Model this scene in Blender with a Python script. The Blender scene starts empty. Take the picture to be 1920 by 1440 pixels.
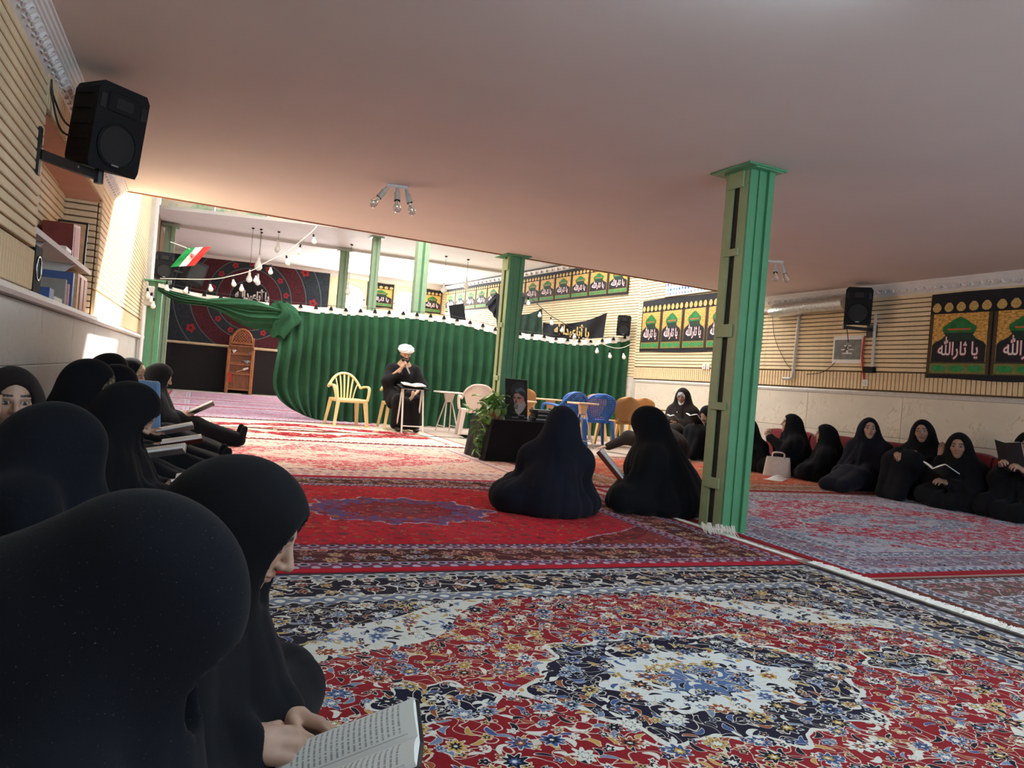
import bpy, math, random
import numpy as np
from mathutils import Vector, Matrix, Euler

# ---------------------------------------------------------------- camera, world, lights, exposure
sc = bpy.context.scene
COL = sc.collection
PI = math.pi
rnd = random.Random(7)

FPX = 1436.0                                  # focal length in pixels of the 1920 wide frame
cam_d = bpy.data.cameras.new('camera')
cam_d.sensor_width = 36.0
cam_d.lens = FPX / 1920.0 * 36.0
cam_d.clip_start = 0.02
cam_d.clip_end = 200
cam = bpy.data.objects.new('camera', cam_d)
COL.objects.link(cam)
_y, _p, _r = (math.radians(a) for a in (22.492, -0.06, 4.711))
_f = Vector((math.sin(_y) * math.cos(_p), math.cos(_y) * math.cos(_p), math.sin(_p)))
_rt = Vector((math.cos(_y), -math.sin(_y), 0))
_up = _rt.cross(_f)
_r2 = _rt * math.cos(_r) + _up * math.sin(_r)
_u2 = -_rt * math.sin(_r) + _up * math.cos(_r)
cam.matrix_world = Matrix(((_r2.x, _u2.x, -_f.x, 0), (_r2.y, _u2.y, -_f.y, 0), (_r2.z, _u2.z, -_f.z, 0.9), (0, 0, 0, 1)))
sc.camera = cam

sc.view_settings.view_transform = 'Standard'
sc.view_settings.look = 'None'
sc.view_settings.gamma = 1.0
sc.view_settings.use_curve_mapping = False
sc.view_settings.exposure = 0.0

sc.cycles.max_bounces = 7
sc.cycles.diffuse_bounces = 5
sc.cycles.glossy_bounces = 2
sc.cycles.transmission_bounces = 4
sc.cycles.caustics_reflective = False
sc.cycles.caustics_refractive = False

world = bpy.data.worlds.new('sky')
sc.world = world
world.use_nodes = True
wn = world.node_tree
wn.nodes['Background'].inputs[0].default_value = (0.78, 0.89, 1.0, 1)
wn.nodes['Background'].inputs[1].default_value = 4.5

def lamp(name, kind, loc, target, energy, color, size=None, size_y=None, angle=None, spread=None):
    d = bpy.data.lights.new(name, kind)
    d.energy = energy
    d.color = color
    if kind == 'AREA':
        d.shape = 'RECTANGLE'
        d.size = size
        d.size_y = size_y
        if spread: d.spread = math.radians(spread)
    if kind == 'SUN' and angle is not None:
        d.angle = math.radians(angle)
    o = bpy.data.objects.new(name, d)
    o.location = loc
    v = Vector(target) - Vector(loc)
    o.rotation_euler = v.to_track_quat('-Z', 'Y').to_euler()
    COL.objects.link(o)
    return o

# sun falling through the clear strip of the skylight on to the left wall
SUN_DIR = Vector((-0.35, -0.62, -0.70)).normalized()
lamp('sun', 'SUN', (4, 14, 9), Vector((4, 14, 9)) + SUN_DIR, 48.0, (1.0, 0.96, 0.9), angle=6.0)
# daylight through the frosted skylight over the gap between the two ceilings
lamp('skylight_daylight', 'AREA', (4.6, 12.0, 4.52), (4.6, 12.0, 0), 560.0, (1.0, 0.97, 0.94), 6.2, 4.4)
# daylight through the two arched windows of the far wall
lamp('arched_window_daylight_a', 'AREA', (4.05, 22.42, 2.7), (4.05, 14, 1.2), 270.0, (1.0, 0.98, 0.95), 0.75, 1.7)
lamp('arched_window_daylight_b', 'AREA', (5.75, 22.42, 2.7), (5.75, 14, 1.2), 270.0, (1.0, 0.98, 0.95), 0.75, 1.7)
# daylight through the wide window of the rear wall, behind the photographer
lamp('rear_window_daylight', 'AREA', (4.3, -1.9, 1.55), (4.3, 4, 2.1), 95.0, (0.66, 0.84, 1.0), 4.6, 1.3)

# ---------------------------------------------------------------- mesh helpers
def link(o, parent=None):
    COL.objects.link(o)
    if parent is not None:
        o.parent = parent
    return o

def tag(o, label=None, cat=None, group=None, kind=None):
    if label: o['label'] = label
    if cat: o['category'] = cat
    if group: o['group'] = group
    if kind: o['kind'] = kind
    return o

def thing(name, label, cat, loc=(0, 0, 0), rz=0.0, group=None, scale=None):
    o = bpy.data.objects.new(name, None)
    o.empty_display_size = 0.1
    o.location = loc
    o.rotation_euler = (0, 0, rz)
    if scale: o.scale = (scale, scale, scale)
    link(o)
    return tag(o, label, cat, group)

class MB:
    def __init__(s):
        s.v = []; s.f = []; s.m = []; s.mi = 0
    def add(s, vs, fs):
        b = len(s.v)
        s.v.extend([tuple(p) for p in vs])
        s.f.extend([tuple(i + b for i in f) for f in fs])
        s.m.extend([s.mi] * len(fs))
        return s
    def box(s, c, d, M=None, bevel=0.0):
        x, y, z = d[0] / 2, d[1] / 2, d[2] / 2
        if bevel <= 0:
            vs = [Vector((sx * x, sy * y, sz * z)) for sz in (-1, 1) for sy in (-1, 1) for sx in (-1, 1)]
            fs = [(0, 2, 3, 1), (4, 5, 7, 6), (0, 1, 5, 4), (2, 6, 7, 3), (0, 4, 6, 2), (1, 3, 7, 5)]
        else:
            b = min(bevel, x * .95, y * .95, z * .95)
            vs = []
            for sz in (-1, 1):
                for sy in (-1, 1):
                    for sx in (-1, 1):
                        vs += [Vector((sx * x, sy * (y - b), sz * (z - b))), Vector((sx * (x - b), sy * y, sz * (z - b))), Vector((sx * (x - b), sy * (y - b), sz * z))]
            def i(sx, sy, sz, k): return ((sz > 0) * 4 + (sy > 0) * 2 + (sx > 0)) * 3 + k
            fs = []
            for a in (-1, 1):
                q = [i(a, -1, -1, 0), i(a, 1, -1, 0), i(a, 1, 1, 0), i(a, -1, 1, 0)]; fs.append(tuple(q if a > 0 else q[::-1]))
                q = [i(-1, a, -1, 1), i(-1, a, 1, 1), i(1, a, 1, 1), i(1, a, -1, 1)]; fs.append(tuple(q if a > 0 else q[::-1]))
                q = [i(-1, -1, a, 2), i(1, -1, a, 2), i(1, 1, a, 2), i(-1, 1, a, 2)]; fs.append(tuple(q if a > 0 else q[::-1]))
            for a in (-1, 1):
                for c2 in (-1, 1):
                    q = [i(a, c2, -1, 0), i(a, c2, -1, 1), i(a, c2, 1, 1), i(a, c2, 1, 0)]; fs.append(tuple(q if a * c2 > 0 else q[::-1]))
                    q = [i(a, -1, c2, 0), i(a, 1, c2, 0), i(a, 1, c2, 2), i(a, -1, c2, 2)]; fs.append(tuple(q if a * c2 > 0 else q[::-1]))
                    q = [i(-1, a, c2, 1), i(-1, a, c2, 2), i(1, a, c2, 2), i(1, a, c2, 1)]; fs.append(tuple(q if a * c2 > 0 else q[::-1]))
            for sx in (-1, 1):
                for sy in (-1, 1):
                    for sz in (-1, 1):
                        q = [i(sx, sy, sz, 0), i(sx, sy, sz, 1), i(sx, sy, sz, 2)]
                        fs.append(tuple(q if sx * sy * sz > 0 else q[::-1]))
        if M is not None:
            vs = [M @ p for p in vs]
        c = Vector(c)
        return s.add([p + c for p in vs], fs)
    def tube(s, path, r, n=8, cap=True, flat=None):
        P = [Vector(p) for p in path]
        rs = r if isinstance(r, (list, tuple)) else [r] * len(P)
        vs = []; fs = []
        prev = None
        for i, p in enumerate(P):
            a = P[max(i - 1, 0)]; b = P[min(i + 1, len(P) - 1)]
            t = (b - a)
            t = t.normalized() if t.length > 1e-9 else Vector((0, 0, 1))
            if prev is None:
                u = t.cross(Vector((0, 0, 1)))
                if u.length < 1e-3: u = t.cross(Vector((1, 0, 0)))
            else:
                u = prev - t * prev.dot(t)
                if u.length < 1e-6: u = t.cross(Vector((1, 0, 0)))
            u.normalize(); prev = u
            w = t.cross(u)
            for k in range(n):
                an = 2 * PI * k / n
                fx = 1.0 if flat is None else flat
                vs.append(p + (u * math.cos(an) + w * math.sin(an) * fx) * rs[i])
        for i in range(len(P) - 1):
            for k in range(n):
                k2 = (k + 1) % n
                fs.append((i * n + k, i * n + k2, (i + 1) * n + k2, (i + 1) * n + k))
        if cap:
            fs.append(tuple(range(n))[::-1])
            fs.append(tuple((len(P) - 1) * n + k for k in range(n)))
        return s.add(vs, fs)
    def lathe(s, prof, n=16, c=(0, 0, 0), M=None, cap=True):
        vs = []; fs = []
        for r, z in prof:
            for k in range(n):
                a = 2 * PI * k / n
                p = Vector((r * math.cos(a), r * math.sin(a), z))
                if M is not None: p = M @ p
                vs.append(p + Vector(c))
        m = len(prof)
        for i in range(m - 1):
            for k in range(n):
                k2 = (k + 1) % n
                fs.append((i * n + k, i * n + k2, (i + 1) * n + k2, (i + 1) * n + k))
        if cap:
            fs.append(tuple(range(n))[::-1]); fs.append(tuple((m - 1) * n + k for k in range(n)))
        return s.add(vs, fs)
    def ball(s, c, r, n=12, M=None):
        rr = r if isinstance(r, (tuple, list)) else (r, r, r)
        m = max(n // 2, 4)
        prof = [(max(math.sin(PI * i / m), 0.001), -math.cos(PI * i / m)) for i in range(m + 1)]
        S = Matrix.Diagonal((rr[0], rr[1], rr[2]))
        if M is not None: S = M @ S
        return s.lathe(prof, n, c, S)
    def grid(s, fn, nu, nv, closed_u=False):
        vs = [fn(i / nu, j / nv) for j in range(nv + 1) for i in range(nu + (0 if closed_u else 1))]
        w = nu if closed_u else nu + 1
        fs = []
        for j in range(nv):
            for i in range(nu):
                i2 = (i + 1) % w if closed_u else i + 1
                fs.append((j * w + i, j * w + i2, (j + 1) * w + i2, (j + 1) * w + i))
        return s.add(vs, fs)
    def prism(s, poly, d, M=None):
        """poly in local xy, extruded +z by d"""
        n = len(poly)
        vs = [Vector((p[0], p[1], 0)) for p in poly] + [Vector((p[0], p[1], d)) for p in poly]
        if M is not None: vs = [M @ p for p in vs]
        fs = [tuple(range(n))[::-1], tuple(range(n, 2 * n))] + [(k, (k + 1) % n, (k + 1) % n + n, k + n) for k in range(n)]
        return s.add(vs, fs)
    def sweep(s, prof, p0, p1, out, up=(0, 0, 1)):
        """profile [(out, up)] swept straight from p0 to p1"""
        p0 = Vector(p0); p1 = Vector(p1); out = Vector(out); up = Vector(up)
        n = len(prof)
        vs = [p + out * a + up * b for p in (p0, p1) for a, b in prof]
        fs = [(k, (k + 1) % n, (k + 1) % n + n, k + n) for k in range(n)] + [tuple(range(n))[::-1], tuple(range(n, 2 * n))]
        return s.add(vs, fs)
    def mesh(s, name, mats, smooth=False):
        me = bpy.data.meshes.new(name)
        me.from_pydata([tuple(p) for p in s.v], [], s.f)
        mats = mats if isinstance(mats, (list, tuple)) else [mats]
        for m in mats: me.materials.append(m)
        if len(mats) > 1: me.polygons.foreach_set('material_index', s.m)
        if smooth:
            me.polygons.foreach_set('use_smooth', [True] * len(me.polygons))
            if smooth != 'all':
                try: me.set_sharp_from_angle(angle=math.radians(smooth if smooth is not True else 40))
                except Exception: pass
        me.validate(); me.update()
        return me
    def build(s, name, mats, parent=None, loc=None, rot=None, smooth=False):
        o = bpy.data.objects.new(name, s.mesh(name, mats, smooth))
        if loc is not None: o.location = loc
        if rot is not None: o.rotation_euler = rot
        return link(o, parent)

def inst(o_or_me, name, parent=None, loc=(0, 0, 0), rot=None, scale=None):
    me = o_or_me if isinstance(o_or_me, bpy.types.Mesh) else o_or_me.data
    o = bpy.data.objects.new(name, me)
    o.location = loc
    if rot is not None: o.rotation_euler = rot
    if scale is not None: o.scale = scale if isinstance(scale, (tuple, list)) else (scale,) * 3
    return link(o, parent)

def copy_tree(o, parent=None):
    c = o.copy(); COL.objects.link(c); c.parent = parent
    for ch in list(o.children): copy_tree(ch, c)
    return c

def struct(o): o['kind'] = 'structure'; return o
def RZ(a): return Matrix.Rotation(a, 3, 'Z')
def RX(a): return Matrix.Rotation(a, 3, 'X')
def RY(a): return Matrix.Rotation(a, 3, 'Y')
def bez(P, n=12):
    """Catmull-Rom through the points"""
    P = [Vector(p) for p in P]; out = []
    for i in range(len(P) - 1):
        a = P[i - 1] if i else P[i] * 2 - P[i + 1]
        b, c = P[i], P[i + 1]
        d = P[i + 2] if i + 2 < len(P) else c * 2 - b
        for k in range(n):
            t = k / n
            out.append(0.5 * ((2 * b) + (c - a) * t + (2 * a - 5 * b + 4 * c - d) * t * t + (3 * b - a - 3 * c + d) * t ** 3))
    out.append(P[-1])
    return out

# ---------------------------------------------------------------- node material helpers
class S:
    """a socket with arithmetic"""
    def __init__(s, nt, o): s.nt, s.o = nt, o
    def _m(s, op, *a):
        n = s.nt.nodes.new('ShaderNodeMath'); n.operation = op
        for i, v in enumerate((s,) + a):
            if isinstance(v, S): s.nt.links.new(v.o, n.inputs[i])
            else: n.inputs[i].default_value = v
        return S(s.nt, n.outputs[0])
    def __add__(s, b): return s._m('ADD', b)
    __radd__ = __add__
    def __sub__(s, b): return s._m('SUBTRACT', b)
    def __rsub__(s, b): return (s * -1.0) + b
    def __mul__(s, b): return s._m('MULTIPLY', b)
    __rmul__ = __mul__
    def __truediv__(s, b): return s._m('DIVIDE', b)
    def lt(s, b): return s._m('LESS_THAN', b)
    def gt(s, b): return s._m('GREATER_THAN', b)
    def abs(s): return s._m('ABSOLUTE')
    def sin(s): return s._m('SINE')
    def cos(s): return s._m('COSINE')
    def sqrt(s): return s._m('SQRT')
    def floor(s): return s._m('FLOOR')
    def fract(s): return s._m('FRACT')
    def pow(s, b): return s._m('POWER', b)
    def min(s, b): return s._m('MINIMUM', b)
    def max(s, b): return s._m('MAXIMUM', b)
    def atan2(s, b): return s._m('ARCTAN2', b)
    def band(s, a, b): return s.gt(a) * s.lt(b)

class NT:
    def __init__(s, name):
        s.mat = bpy.data.materials.new(name); s.mat.use_nodes = True
        s.t = s.mat.node_tree
        s.b = s.t.nodes['Principled BSDF']
        s.out = s.t.nodes['Material Output']
    def n(s, kind): return s.t.nodes.new(kind)
    def link(s, a, b): s.t.links.new(a.o if isinstance(a, S) else a, b)
    def coord(s, which='Object'):
        n = s.n('ShaderNodeTexCoord'); return n.outputs[which]
    def sep(s, v):
        n = s.n('ShaderNodeSeparateXYZ'); s.link(v, n.inputs[0])
        return [S(s.t, n.outputs[i]) for i in range(3)]
    def comb(s, x, y, z=0.0):
        n = s.n('ShaderNodeCombineXYZ')
        for i, v in enumerate((x, y, z)):
            if isinstance(v, S): s.link(v, n.inputs[i])
            else: n.inputs[i].default_value = v
        return n.outputs[0]
    def noise(s, vec, scale, detail=3.0, rough=0.55, out=0, dist=0.0):
        n = s.n('ShaderNodeTexNoise')
        if vec is not None: s.link(vec, n.inputs['Vector'])
        n.inputs['Scale'].default_value = scale; n.inputs['Detail'].default_value = detail
        n.inputs['Roughness'].default_value = rough
        n.inputs['Distortion'].default_value = dist
        return S(s.t, n.outputs[out]) if out == 0 else n.outputs[out]
    def voronoi(s, vec, scale, feature='F1', rand=1.0):
        n = s.n('ShaderNodeTexVoronoi'); n.feature = feature
        n.voronoi_dimensions = '2D'
        s.link(vec, n.inputs['Vector']); n.inputs['Scale'].default_value = scale
        n.inputs['Randomness'].default_value = rand
        return n
    def mixc(s, f, a, b):
        n = s.n('ShaderNodeMix'); n.data_type = 'RGBA'
        if isinstance(f, S): s.link(f, n.inputs[0])
        else: n.inputs[0].default_value = f
        for k, v in ((6, a), (7, b)):
            if isinstance(v, (tuple, list)): n.inputs[k].default_value = (*v[:3], 1)
            else: s.link(v, n.inputs[k])
        return n.outputs[2]
    def mulc(s, a, f):
        n = s.n('ShaderNodeMix'); n.data_type = 'RGBA'; n.blend_type = 'MULTIPLY'
        n.inputs[0].default_value = 1.0
        if isinstance(a, (tuple, list)): n.inputs[6].default_value = (*a[:3], 1)
        else: s.link(a, n.inputs[6])
        c = s.n('ShaderNodeCombineColor')
        for i in range(3): s.link(f, c.inputs[i])
        s.link(c.outputs[0], n.inputs[7])
        return n.outputs[2]
    def ramp(s, f, stops, interp='CONSTANT'):
        n = s.n('ShaderNodeValToRGB'); n.color_ramp.interpolation = interp
        e = n.color_ramp.elements
        while len(e) < len(stops): e.new(0.5)
        for i, (p, c) in enumerate(stops):
            e[i].position = p; e[i].color = (*c[:3], 1)
        s.link(f, n.inputs[0])
        return n.outputs[0]
    def bump(s, h, strength=0.3, dist=0.01):
        n = s.n('ShaderNodeBump'); n.inputs['Strength'].default_value = strength
        n.inputs['Distance'].default_value = dist
        s.link(h, n.inputs['Height']); s.link(n.outputs[0], s.b.inputs['Normal'])
    def fin(s, color=None, rough=0.6, metal=0.0, spec=None, sheen=None):
        if color is not None:
            if isinstance(color, (tuple, list)): s.b.inputs['Base Color'].default_value = (*color[:3], 1)
            else: s.link(color, s.b.inputs['Base Color'])
        if isinstance(rough, S): s.link(rough, s.b.inputs['Roughness'])
        else: s.b.inputs['Roughness'].default_value = rough
        s.b.inputs['Metallic'].default_value = metal
        if spec is not None: s.b.inputs['Specular IOR Level'].default_value = spec
        if sheen is not None:
            s.b.inputs['Sheen Weight'].default_value = sheen
        return s.mat

def lin(r, g=None, b=None):
    """sRGB 0-255 to linear"""
    if g is None: r, g, b = r
    f = lambda c: (c / 255 / 12.92) if c / 255 <= 0.04045 else ((c / 255 + 0.055) / 1.055) ** 2.4
    return (f(r), f(g), f(b))

def pmat(name, rgb, rough=0.6, var=0.12, scale=8.0, metal=0.0, bump=0.0, bscale=60.0, spec=None, sheen=None, dist=0.004):
    """plain procedural material: colour with slight noise mottling and optional fine relief"""
    m = NT(name); c = lin(rgb)
    v = m.coord('Object')
    nz = m.noise(v, scale, 4.0)
    lo = tuple(x * (1 - var) for x in c); hi = tuple(min(x * (1 + var), 1) for x in c)
    col = m.ramp(nz, [(0.3, lo), (0.7, hi)], 'LINEAR')
    if bump > 0:
        m.bump(m.noise(v, bscale, 3.0), bump, dist)
    return m.fin(col, rough, metal, spec, sheen)

M = {}
# ================================================================ MATERIALS OF THE SHELL
XL, XR, ZC, ZU = -0.88, 7.9, 2.5, 3.7          # left wall, right wall, low ceiling, upper ceiling
YB, YBACK, YR = -2.0, 22.6, 12.9               # rear wall, far wall, where the right wall begins to slant
XRB = 6.85                                     # right wall at the far wall

def brick_mat(name, rgb):
    m = NT(name); c = lin(rgb); v = m.coord('Object')
    a = m.noise(v, 2.2, 5.0); b = m.noise(v, 45.0, 3.0)
    col = m.ramp(a * 0.6 + b * 0.4, [(0.3, tuple(x * .8 for x in c)), (0.52, c), (0.75, tuple(min(1, x * 1.12) for x in c))], 'LINEAR')
    m.bump(b, 0.25, 0.003)
    return m.fin(col, 0.8)
M['brick'] = brick_mat('cream_brick', (232, 212, 174))
M['brick_pink'] = brick_mat('cream_brick_soldier', (226, 200, 158))
M['joint'] = pmat('dark_mortar', (108, 84, 62), 0.95, 0.2, 30)
def marble_mat(name, rgb, vein):
    m = NT(name); c = lin(rgb); v = m.coord('Object')
    w = m.noise(v, 1.3, 6.0, 0.6, dist=1.2); w2 = m.noise(v, 5.0, 5.0, 0.65, dist=0.8)
    base = m.ramp(w, [(0.3, tuple(x * .86 for x in c)), (0.6, c), (0.8, tuple(min(x * 1.06, 1) for x in c))], 'LINEAR')
    vn = (w2 - 0.5).abs().lt(0.012) * w.gt(0.5) * 0.5
    col = m.mixc(vn, base, lin(vein))
    m.bump(w2, 0.03, 0.01)
    return m.fin(col, 0.32, spec=0.4)
M['marble'] = marble_mat('cream_marble', (222, 212, 196), (176, 150, 118))
M['marble_grey'] = marble_mat('grey_marble', (190, 184, 176), (150, 140, 130))
M['rail'] = pmat('grey_stone_rail', (200, 196, 190), 0.4, 0.08, 20)
M['plaster'] = pmat('ceiling_plaster', (224, 211, 206), 0.85, 0.03, 1.2, bump=0.04, bscale=25)
M['plaster_white'] = pmat('white_plaster', (226, 226, 226), 0.85, 0.03, 2.0)
M['gypsum'] = pmat('white_gypsum_moulding', (226, 222, 220), 0.7, 0.04, 12)
M['soffit'] = pmat('pink_soffit_plaster', (206, 158, 138), 0.85, 0.06, 5)
M['floor'] = pmat('grey_felt_underlay', (176, 160, 148), 0.95, 0.16, 35, bump=0.3, bscale=200)
M['steel_green'] = pmat('green_enamel_paint', (84, 146, 106), 0.35, 0.07, 9, bump=0.06, bscale=30, spec=0.5)
M['steel_olive'] = pmat('pale_olive_green_paint', (150, 168, 126), 0.45, 0.1, 9, bump=0.08, bscale=30)
M['steel_mint'] = pmat('mint_green_paint', (132, 158, 128), 0.45, 0.06, 9)
M['slot_dark'] = pmat('slot_shade_dark', (36, 33, 31), 0.8, 0.3, 18)
M['white_paint'] = pmat('white_paint', (228, 226, 222), 0.5, 0.03, 10)
M['black_plastic'] = pmat('black_plastic', (26, 27, 30), 0.75, 0.1, 20, bump=0.1, bscale=400, dist=0.001, spec=0.2)
M['black_grille'] = pmat('black_grille', (20, 21, 23), 0.7, 0.2, 200, bump=0.5, bscale=600, dist=0.001)
M['black_metal'] = pmat('black_metal', (32, 32, 34), 0.5, 0.1, 15)
M['metal'] = pmat('brushed_metal', (178, 178, 178), 0.35, 0.05, 40, metal=0.9)
M['wood'] = None
def wood_mat(name, rgb, dark=0.6, sc=6.0, axis=2, rough=0.5):
    m = NT(name); c = lin(rgb); x, y, z = m.sep(m.coord('Object'))
    st = [x * 6.0, y * 6.0, z * 6.0]; st[axis] = st[axis] * 0.12
    v = m.comb(*st)
    g = m.noise(v, sc, 5.0, 0.6, dist=0.6)
    col = m.ramp(g, [(0.3, tuple(k * dark for k in c)), (0.55, c), (0.75, tuple(min(1, k * 1.2) for k in c))], 'LINEAR')
    m.bump(g, 0.08, 0.004)
    return m.fin(col, rough)
M['wood'] = wood_mat('honey_wood', (168, 108, 66))
M['wood_light'] = wood_mat('pale_wood_board', (222, 184, 146), 0.8, 4.0, 0)
M['wood_frame'] = wood_mat('pinkish_wood_frame', (190, 150, 130), 0.75)
M['cable'] = pmat('dark_cable', (44, 36, 32), 0.6)
M['cable_white'] = pmat('white_cable', (214, 208, 194), 0.6)
M['foil'] = pmat('silver_duct_foil', (196, 196, 192), 0.3, 0.15, 25, metal=0.75, bump=0.6, bscale=40, dist=0.01)
M['glass_sky'] = None
def window_glass(name):
    m = NT(name)
    m.b.inputs['Transmission Weight'].default_value = 1.0
    return m.fin((0.95, 0.97, 1.0), 0.05)

# ================================================================ SHELL
# ---- floor
MB().box((3.5, 10.3, -0.05), (9.6, 25.2, 0.1)).build('floor', M['floor'])
struct(bpy.data.objects['floor'])

# ---- low ceiling: slab whose far edge runs slightly askew
cb = MB()
ya, yb = 8.56, 9.36
poly = [(XL - .3, YB - .3), (XR + .3, YB - .3), (XR + .3, yb), (XL - .3, ya)]
cb.prism(poly, 0.16, Matrix.Identity(3))
c = struct(cb.build('ceiling', M['plaster'], loc=(0, 0, ZC)))
MB().sweep([(0, 0), (0.03, 0), (0.03, 0.17), (0, 0.17)], (XL, ya + .03, 0), (XR, yb, 0), (0, 1, 0)).build('edge_batten', M['wood'], c, loc=(0, 0, -.01))

# ---- upper ceiling of the far hall with a thin beam and the clerestory on its near edge
ub = MB()
ub.prism([(XL - .3, 16.4), (2.0, 15.6), (XR + .3, 14.6), (XR + .3, YBACK + .3), (XL - .3, YBACK + .3)], 0.04, Matrix.Identity(3))
uo = struct(ub.build('ceiling_upper', M['plaster_white'], loc=(0, 0, ZU)))
MB().box((3.4, 18.0, -0.03), (8.6, 0.09, 0.06)).build('ceiling_beam', M['rail'], uo)

# ---- out-of-view roof over the gap: frosted skylight, clear left strip shaped to place the sun patch
rf = MB()
for (x0, x1, y0, y1) in ((XL - .3, XR + .3, 7.9, 9.4), (XL - .3, XR + .3, 14.7, 16.6), (XR - .2, XR + .3, 9.4, 14.7), (1.32, 1.42, 9.4, 14.7), (XL - .3, -0.6, 9.4, 14.7), (-.6, 1.42, 13.1, 14.7)):
    rf.box(((x0 + x1) / 2, (y0 + y1) / 2, 4.62), (x1 - x0, y1 - y0, 0.1))
ro = struct(rf.build('ceiling_roof', M['plaster_white']))
m = NT('frosted_skylight_glass')
m.b.inputs['Subsurface Weight'].default_value = 0.0
M['frost'] = m.fin((0.85, 0.88, 0.9), 0.6)
w = struct(MB().box((4.58, 12.05, 4.64), (6.4, 5.4, 0.02)).build('window_3', M['frost']))
for k in range(7):
    MB().box((1.5 + k * 1.03, 12.05, 4.60), (0.05, 5.4, 0.06)).build('glazing_bar', M['white_paint'], w)
struct(MB().box((3.5, 7.95, 3.6), (9.4, 0.1, 2.1)).build('wall_riser', M['plaster_white']))

# clerestory band of pale painted panes above the upper ceiling's edge
m = NT('painted_green_pane'); v = m.coord('Object')
M['pane_green'] = m.fin(m.ramp(m.noise(v, 3.0, 4.0), [(0.4, lin(236, 232, 214)), (0.55, lin(150, 205, 170)), (0.66, lin(240, 236, 222))], 'LINEAR'), 0.4)
w4 = struct(MB().sweep([(0, 0), (.08, 0), (.08, .025), (0, .025)], (XL, 16.30, 3.742), (7.9, 14.52, 3.742), (0, 1, 0)).build('window_4', M['white_paint']))
for k in range(9):
    t0, t1 = k / 9 + .004, (k + 1) / 9 - .004
    a = Vector((XL, 16.34, 0)).lerp(Vector((7.9, 14.56, 0)), t0); b = Vector((XL, 16.34, 0)).lerp(Vector((7.9, 14.56, 0)), t1)
    MB().sweep([(0, 0), (.02, 0), (.02, .78), (0, .78)], a + Vector((0, -.01, 3.768)), b + Vector((0, -.01, 3.768)), (0, 1, 0)).build('pane', M['pane_green'], w4)
    MB().box((b.x + .03, b.y + .0, 4.155), (.06, .07, .775)).build('mullion', M['rail'], w4)

# ---- walls: mortar backing, then courses of brick as pieces of their own
PITCH = 0.0555
def course_mesh(L, key={}):
    L = round(L, 3)
    if L not in key:
        key[L] = MB().box((0, 0, 0), (0.03, L, PITCH - 0.011), bevel=0.004).mesh('brick', M['brick'])
    return key[L]
def courses(parent, p0, p1, z0, z1, out):
    """long brick courses between two plan points; out = outward side (into the room)"""
    p0 = Vector((*p0, 0)); p1 = Vector((*p1, 0)); d = p1 - p0; L = d.length
    ang = math.atan2(d.y, d.x) - PI / 2
    me = course_mesh(L)
    o = Vector((*out, 0))
    n = int((z1 - z0) / PITCH + 0.5)
    for k in range(n):
        q = (p0 + p1) / 2 + o * 0.012
        inst(me, 'brick', parent, (q.x, q.y, z0 + (k + .5) * PITCH), (0, 0, ang))
sold_me = MB().box((0, 0, 0), (0.03, 0.046, 0.215), bevel=0.004).mesh('brick', M['brick_pink'])
def soldiers(parent, p0, p1, z, out):
    p0 = Vector((*p0, 0)); p1 = Vector((*p1, 0)); d = p1 - p0; L = d.length
    ang = math.atan2(d.y, d.x) - PI / 2; o = Vector((*out, 0)); n = int(L / 0.058)
    for k in range(n):
        q = p0 + d * ((k + .5) / n) + o * 0.012
        inst(sold_me, 'brick', parent, (q.x, q.y, z), (0, 0, ang))

DADO, RAILZ = 1.12, 1.175
# left wall
NY0, NY1, NTOP, NX = 4.88, 7.62, 2.24, -1.16
wl = MB()
wl.box((XL - .16, (YB + NY0) / 2, 1.3), (.3, NY0 - YB, 2.6))
wl.box((XL - .16, (NY1 + 8.5) / 2, 1.3), (.3, 8.5 - NY1, 2.6))
wl.box((XL - .16, 15.5, 2.35), (.3, 14.2, 4.7))
wl.box((XL - .16, (NY0 + NY1) / 2, 0.58), (.3, NY1 - NY0, 1.16))
wl.box((XL - .16, (NY0 + NY1) / 2, (NTOP + 2.6) / 2), (.3, NY1 - NY0, 2.6 - NTOP))
wl.box((NX - .1, (NY0 + NY1) / 2, 1.7), (.2, NY1 - NY0 + .1, 1.4))
WL = struct(wl.build('wall_left', M['joint']))
Z0 = 1.42
courses(WL, (XL, -1.0), (XL, NY0), Z0, 2.36, (1, 0))
courses(WL, (XL, NY1), (XL, 8.5), Z0, 2.36, (1, 0))
courses(WL, (XL, 8.5), (XL, 14.0), Z0, 4.5, (1, 0))
courses(WL, (NX, NY0 + .02), (NX, NY1 - .02), Z0 - .22, NTOP, (1, 0))
courses(WL, (XL - .01, NY1), (NX, NY1), Z0 - .22, NTOP, (0, -1))
courses(WL, (NX, NY0), (XL - .01, NY0), Z0 - .22, NTOP, (0, 1))
soldiers(WL, (XL, -1.0), (XL, NY0), 1.30, (1, 0))
soldiers(WL, (XL, NY1), (XL, 14.0), 1.30, (1, 0))
soldiers(WL, (XL, NY0), (XL, NY1), NTOP + .07, (1, 0))
MB().grid(lambda u, v: (NX + .01 + (XL - NX) * u, NY0 + (NY1 - NY0) * v, NTOP - .02 - .05 * abs(2 * v - 1) ** 4), 4, 14).build('niche_soffit', M['soffit'], WL, smooth='all')
MB().box((XL + .01, 15.0, 2.35), (.05, 1.9, 4.7)).build('plaster_panel', M['plaster_white'], WL)

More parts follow.
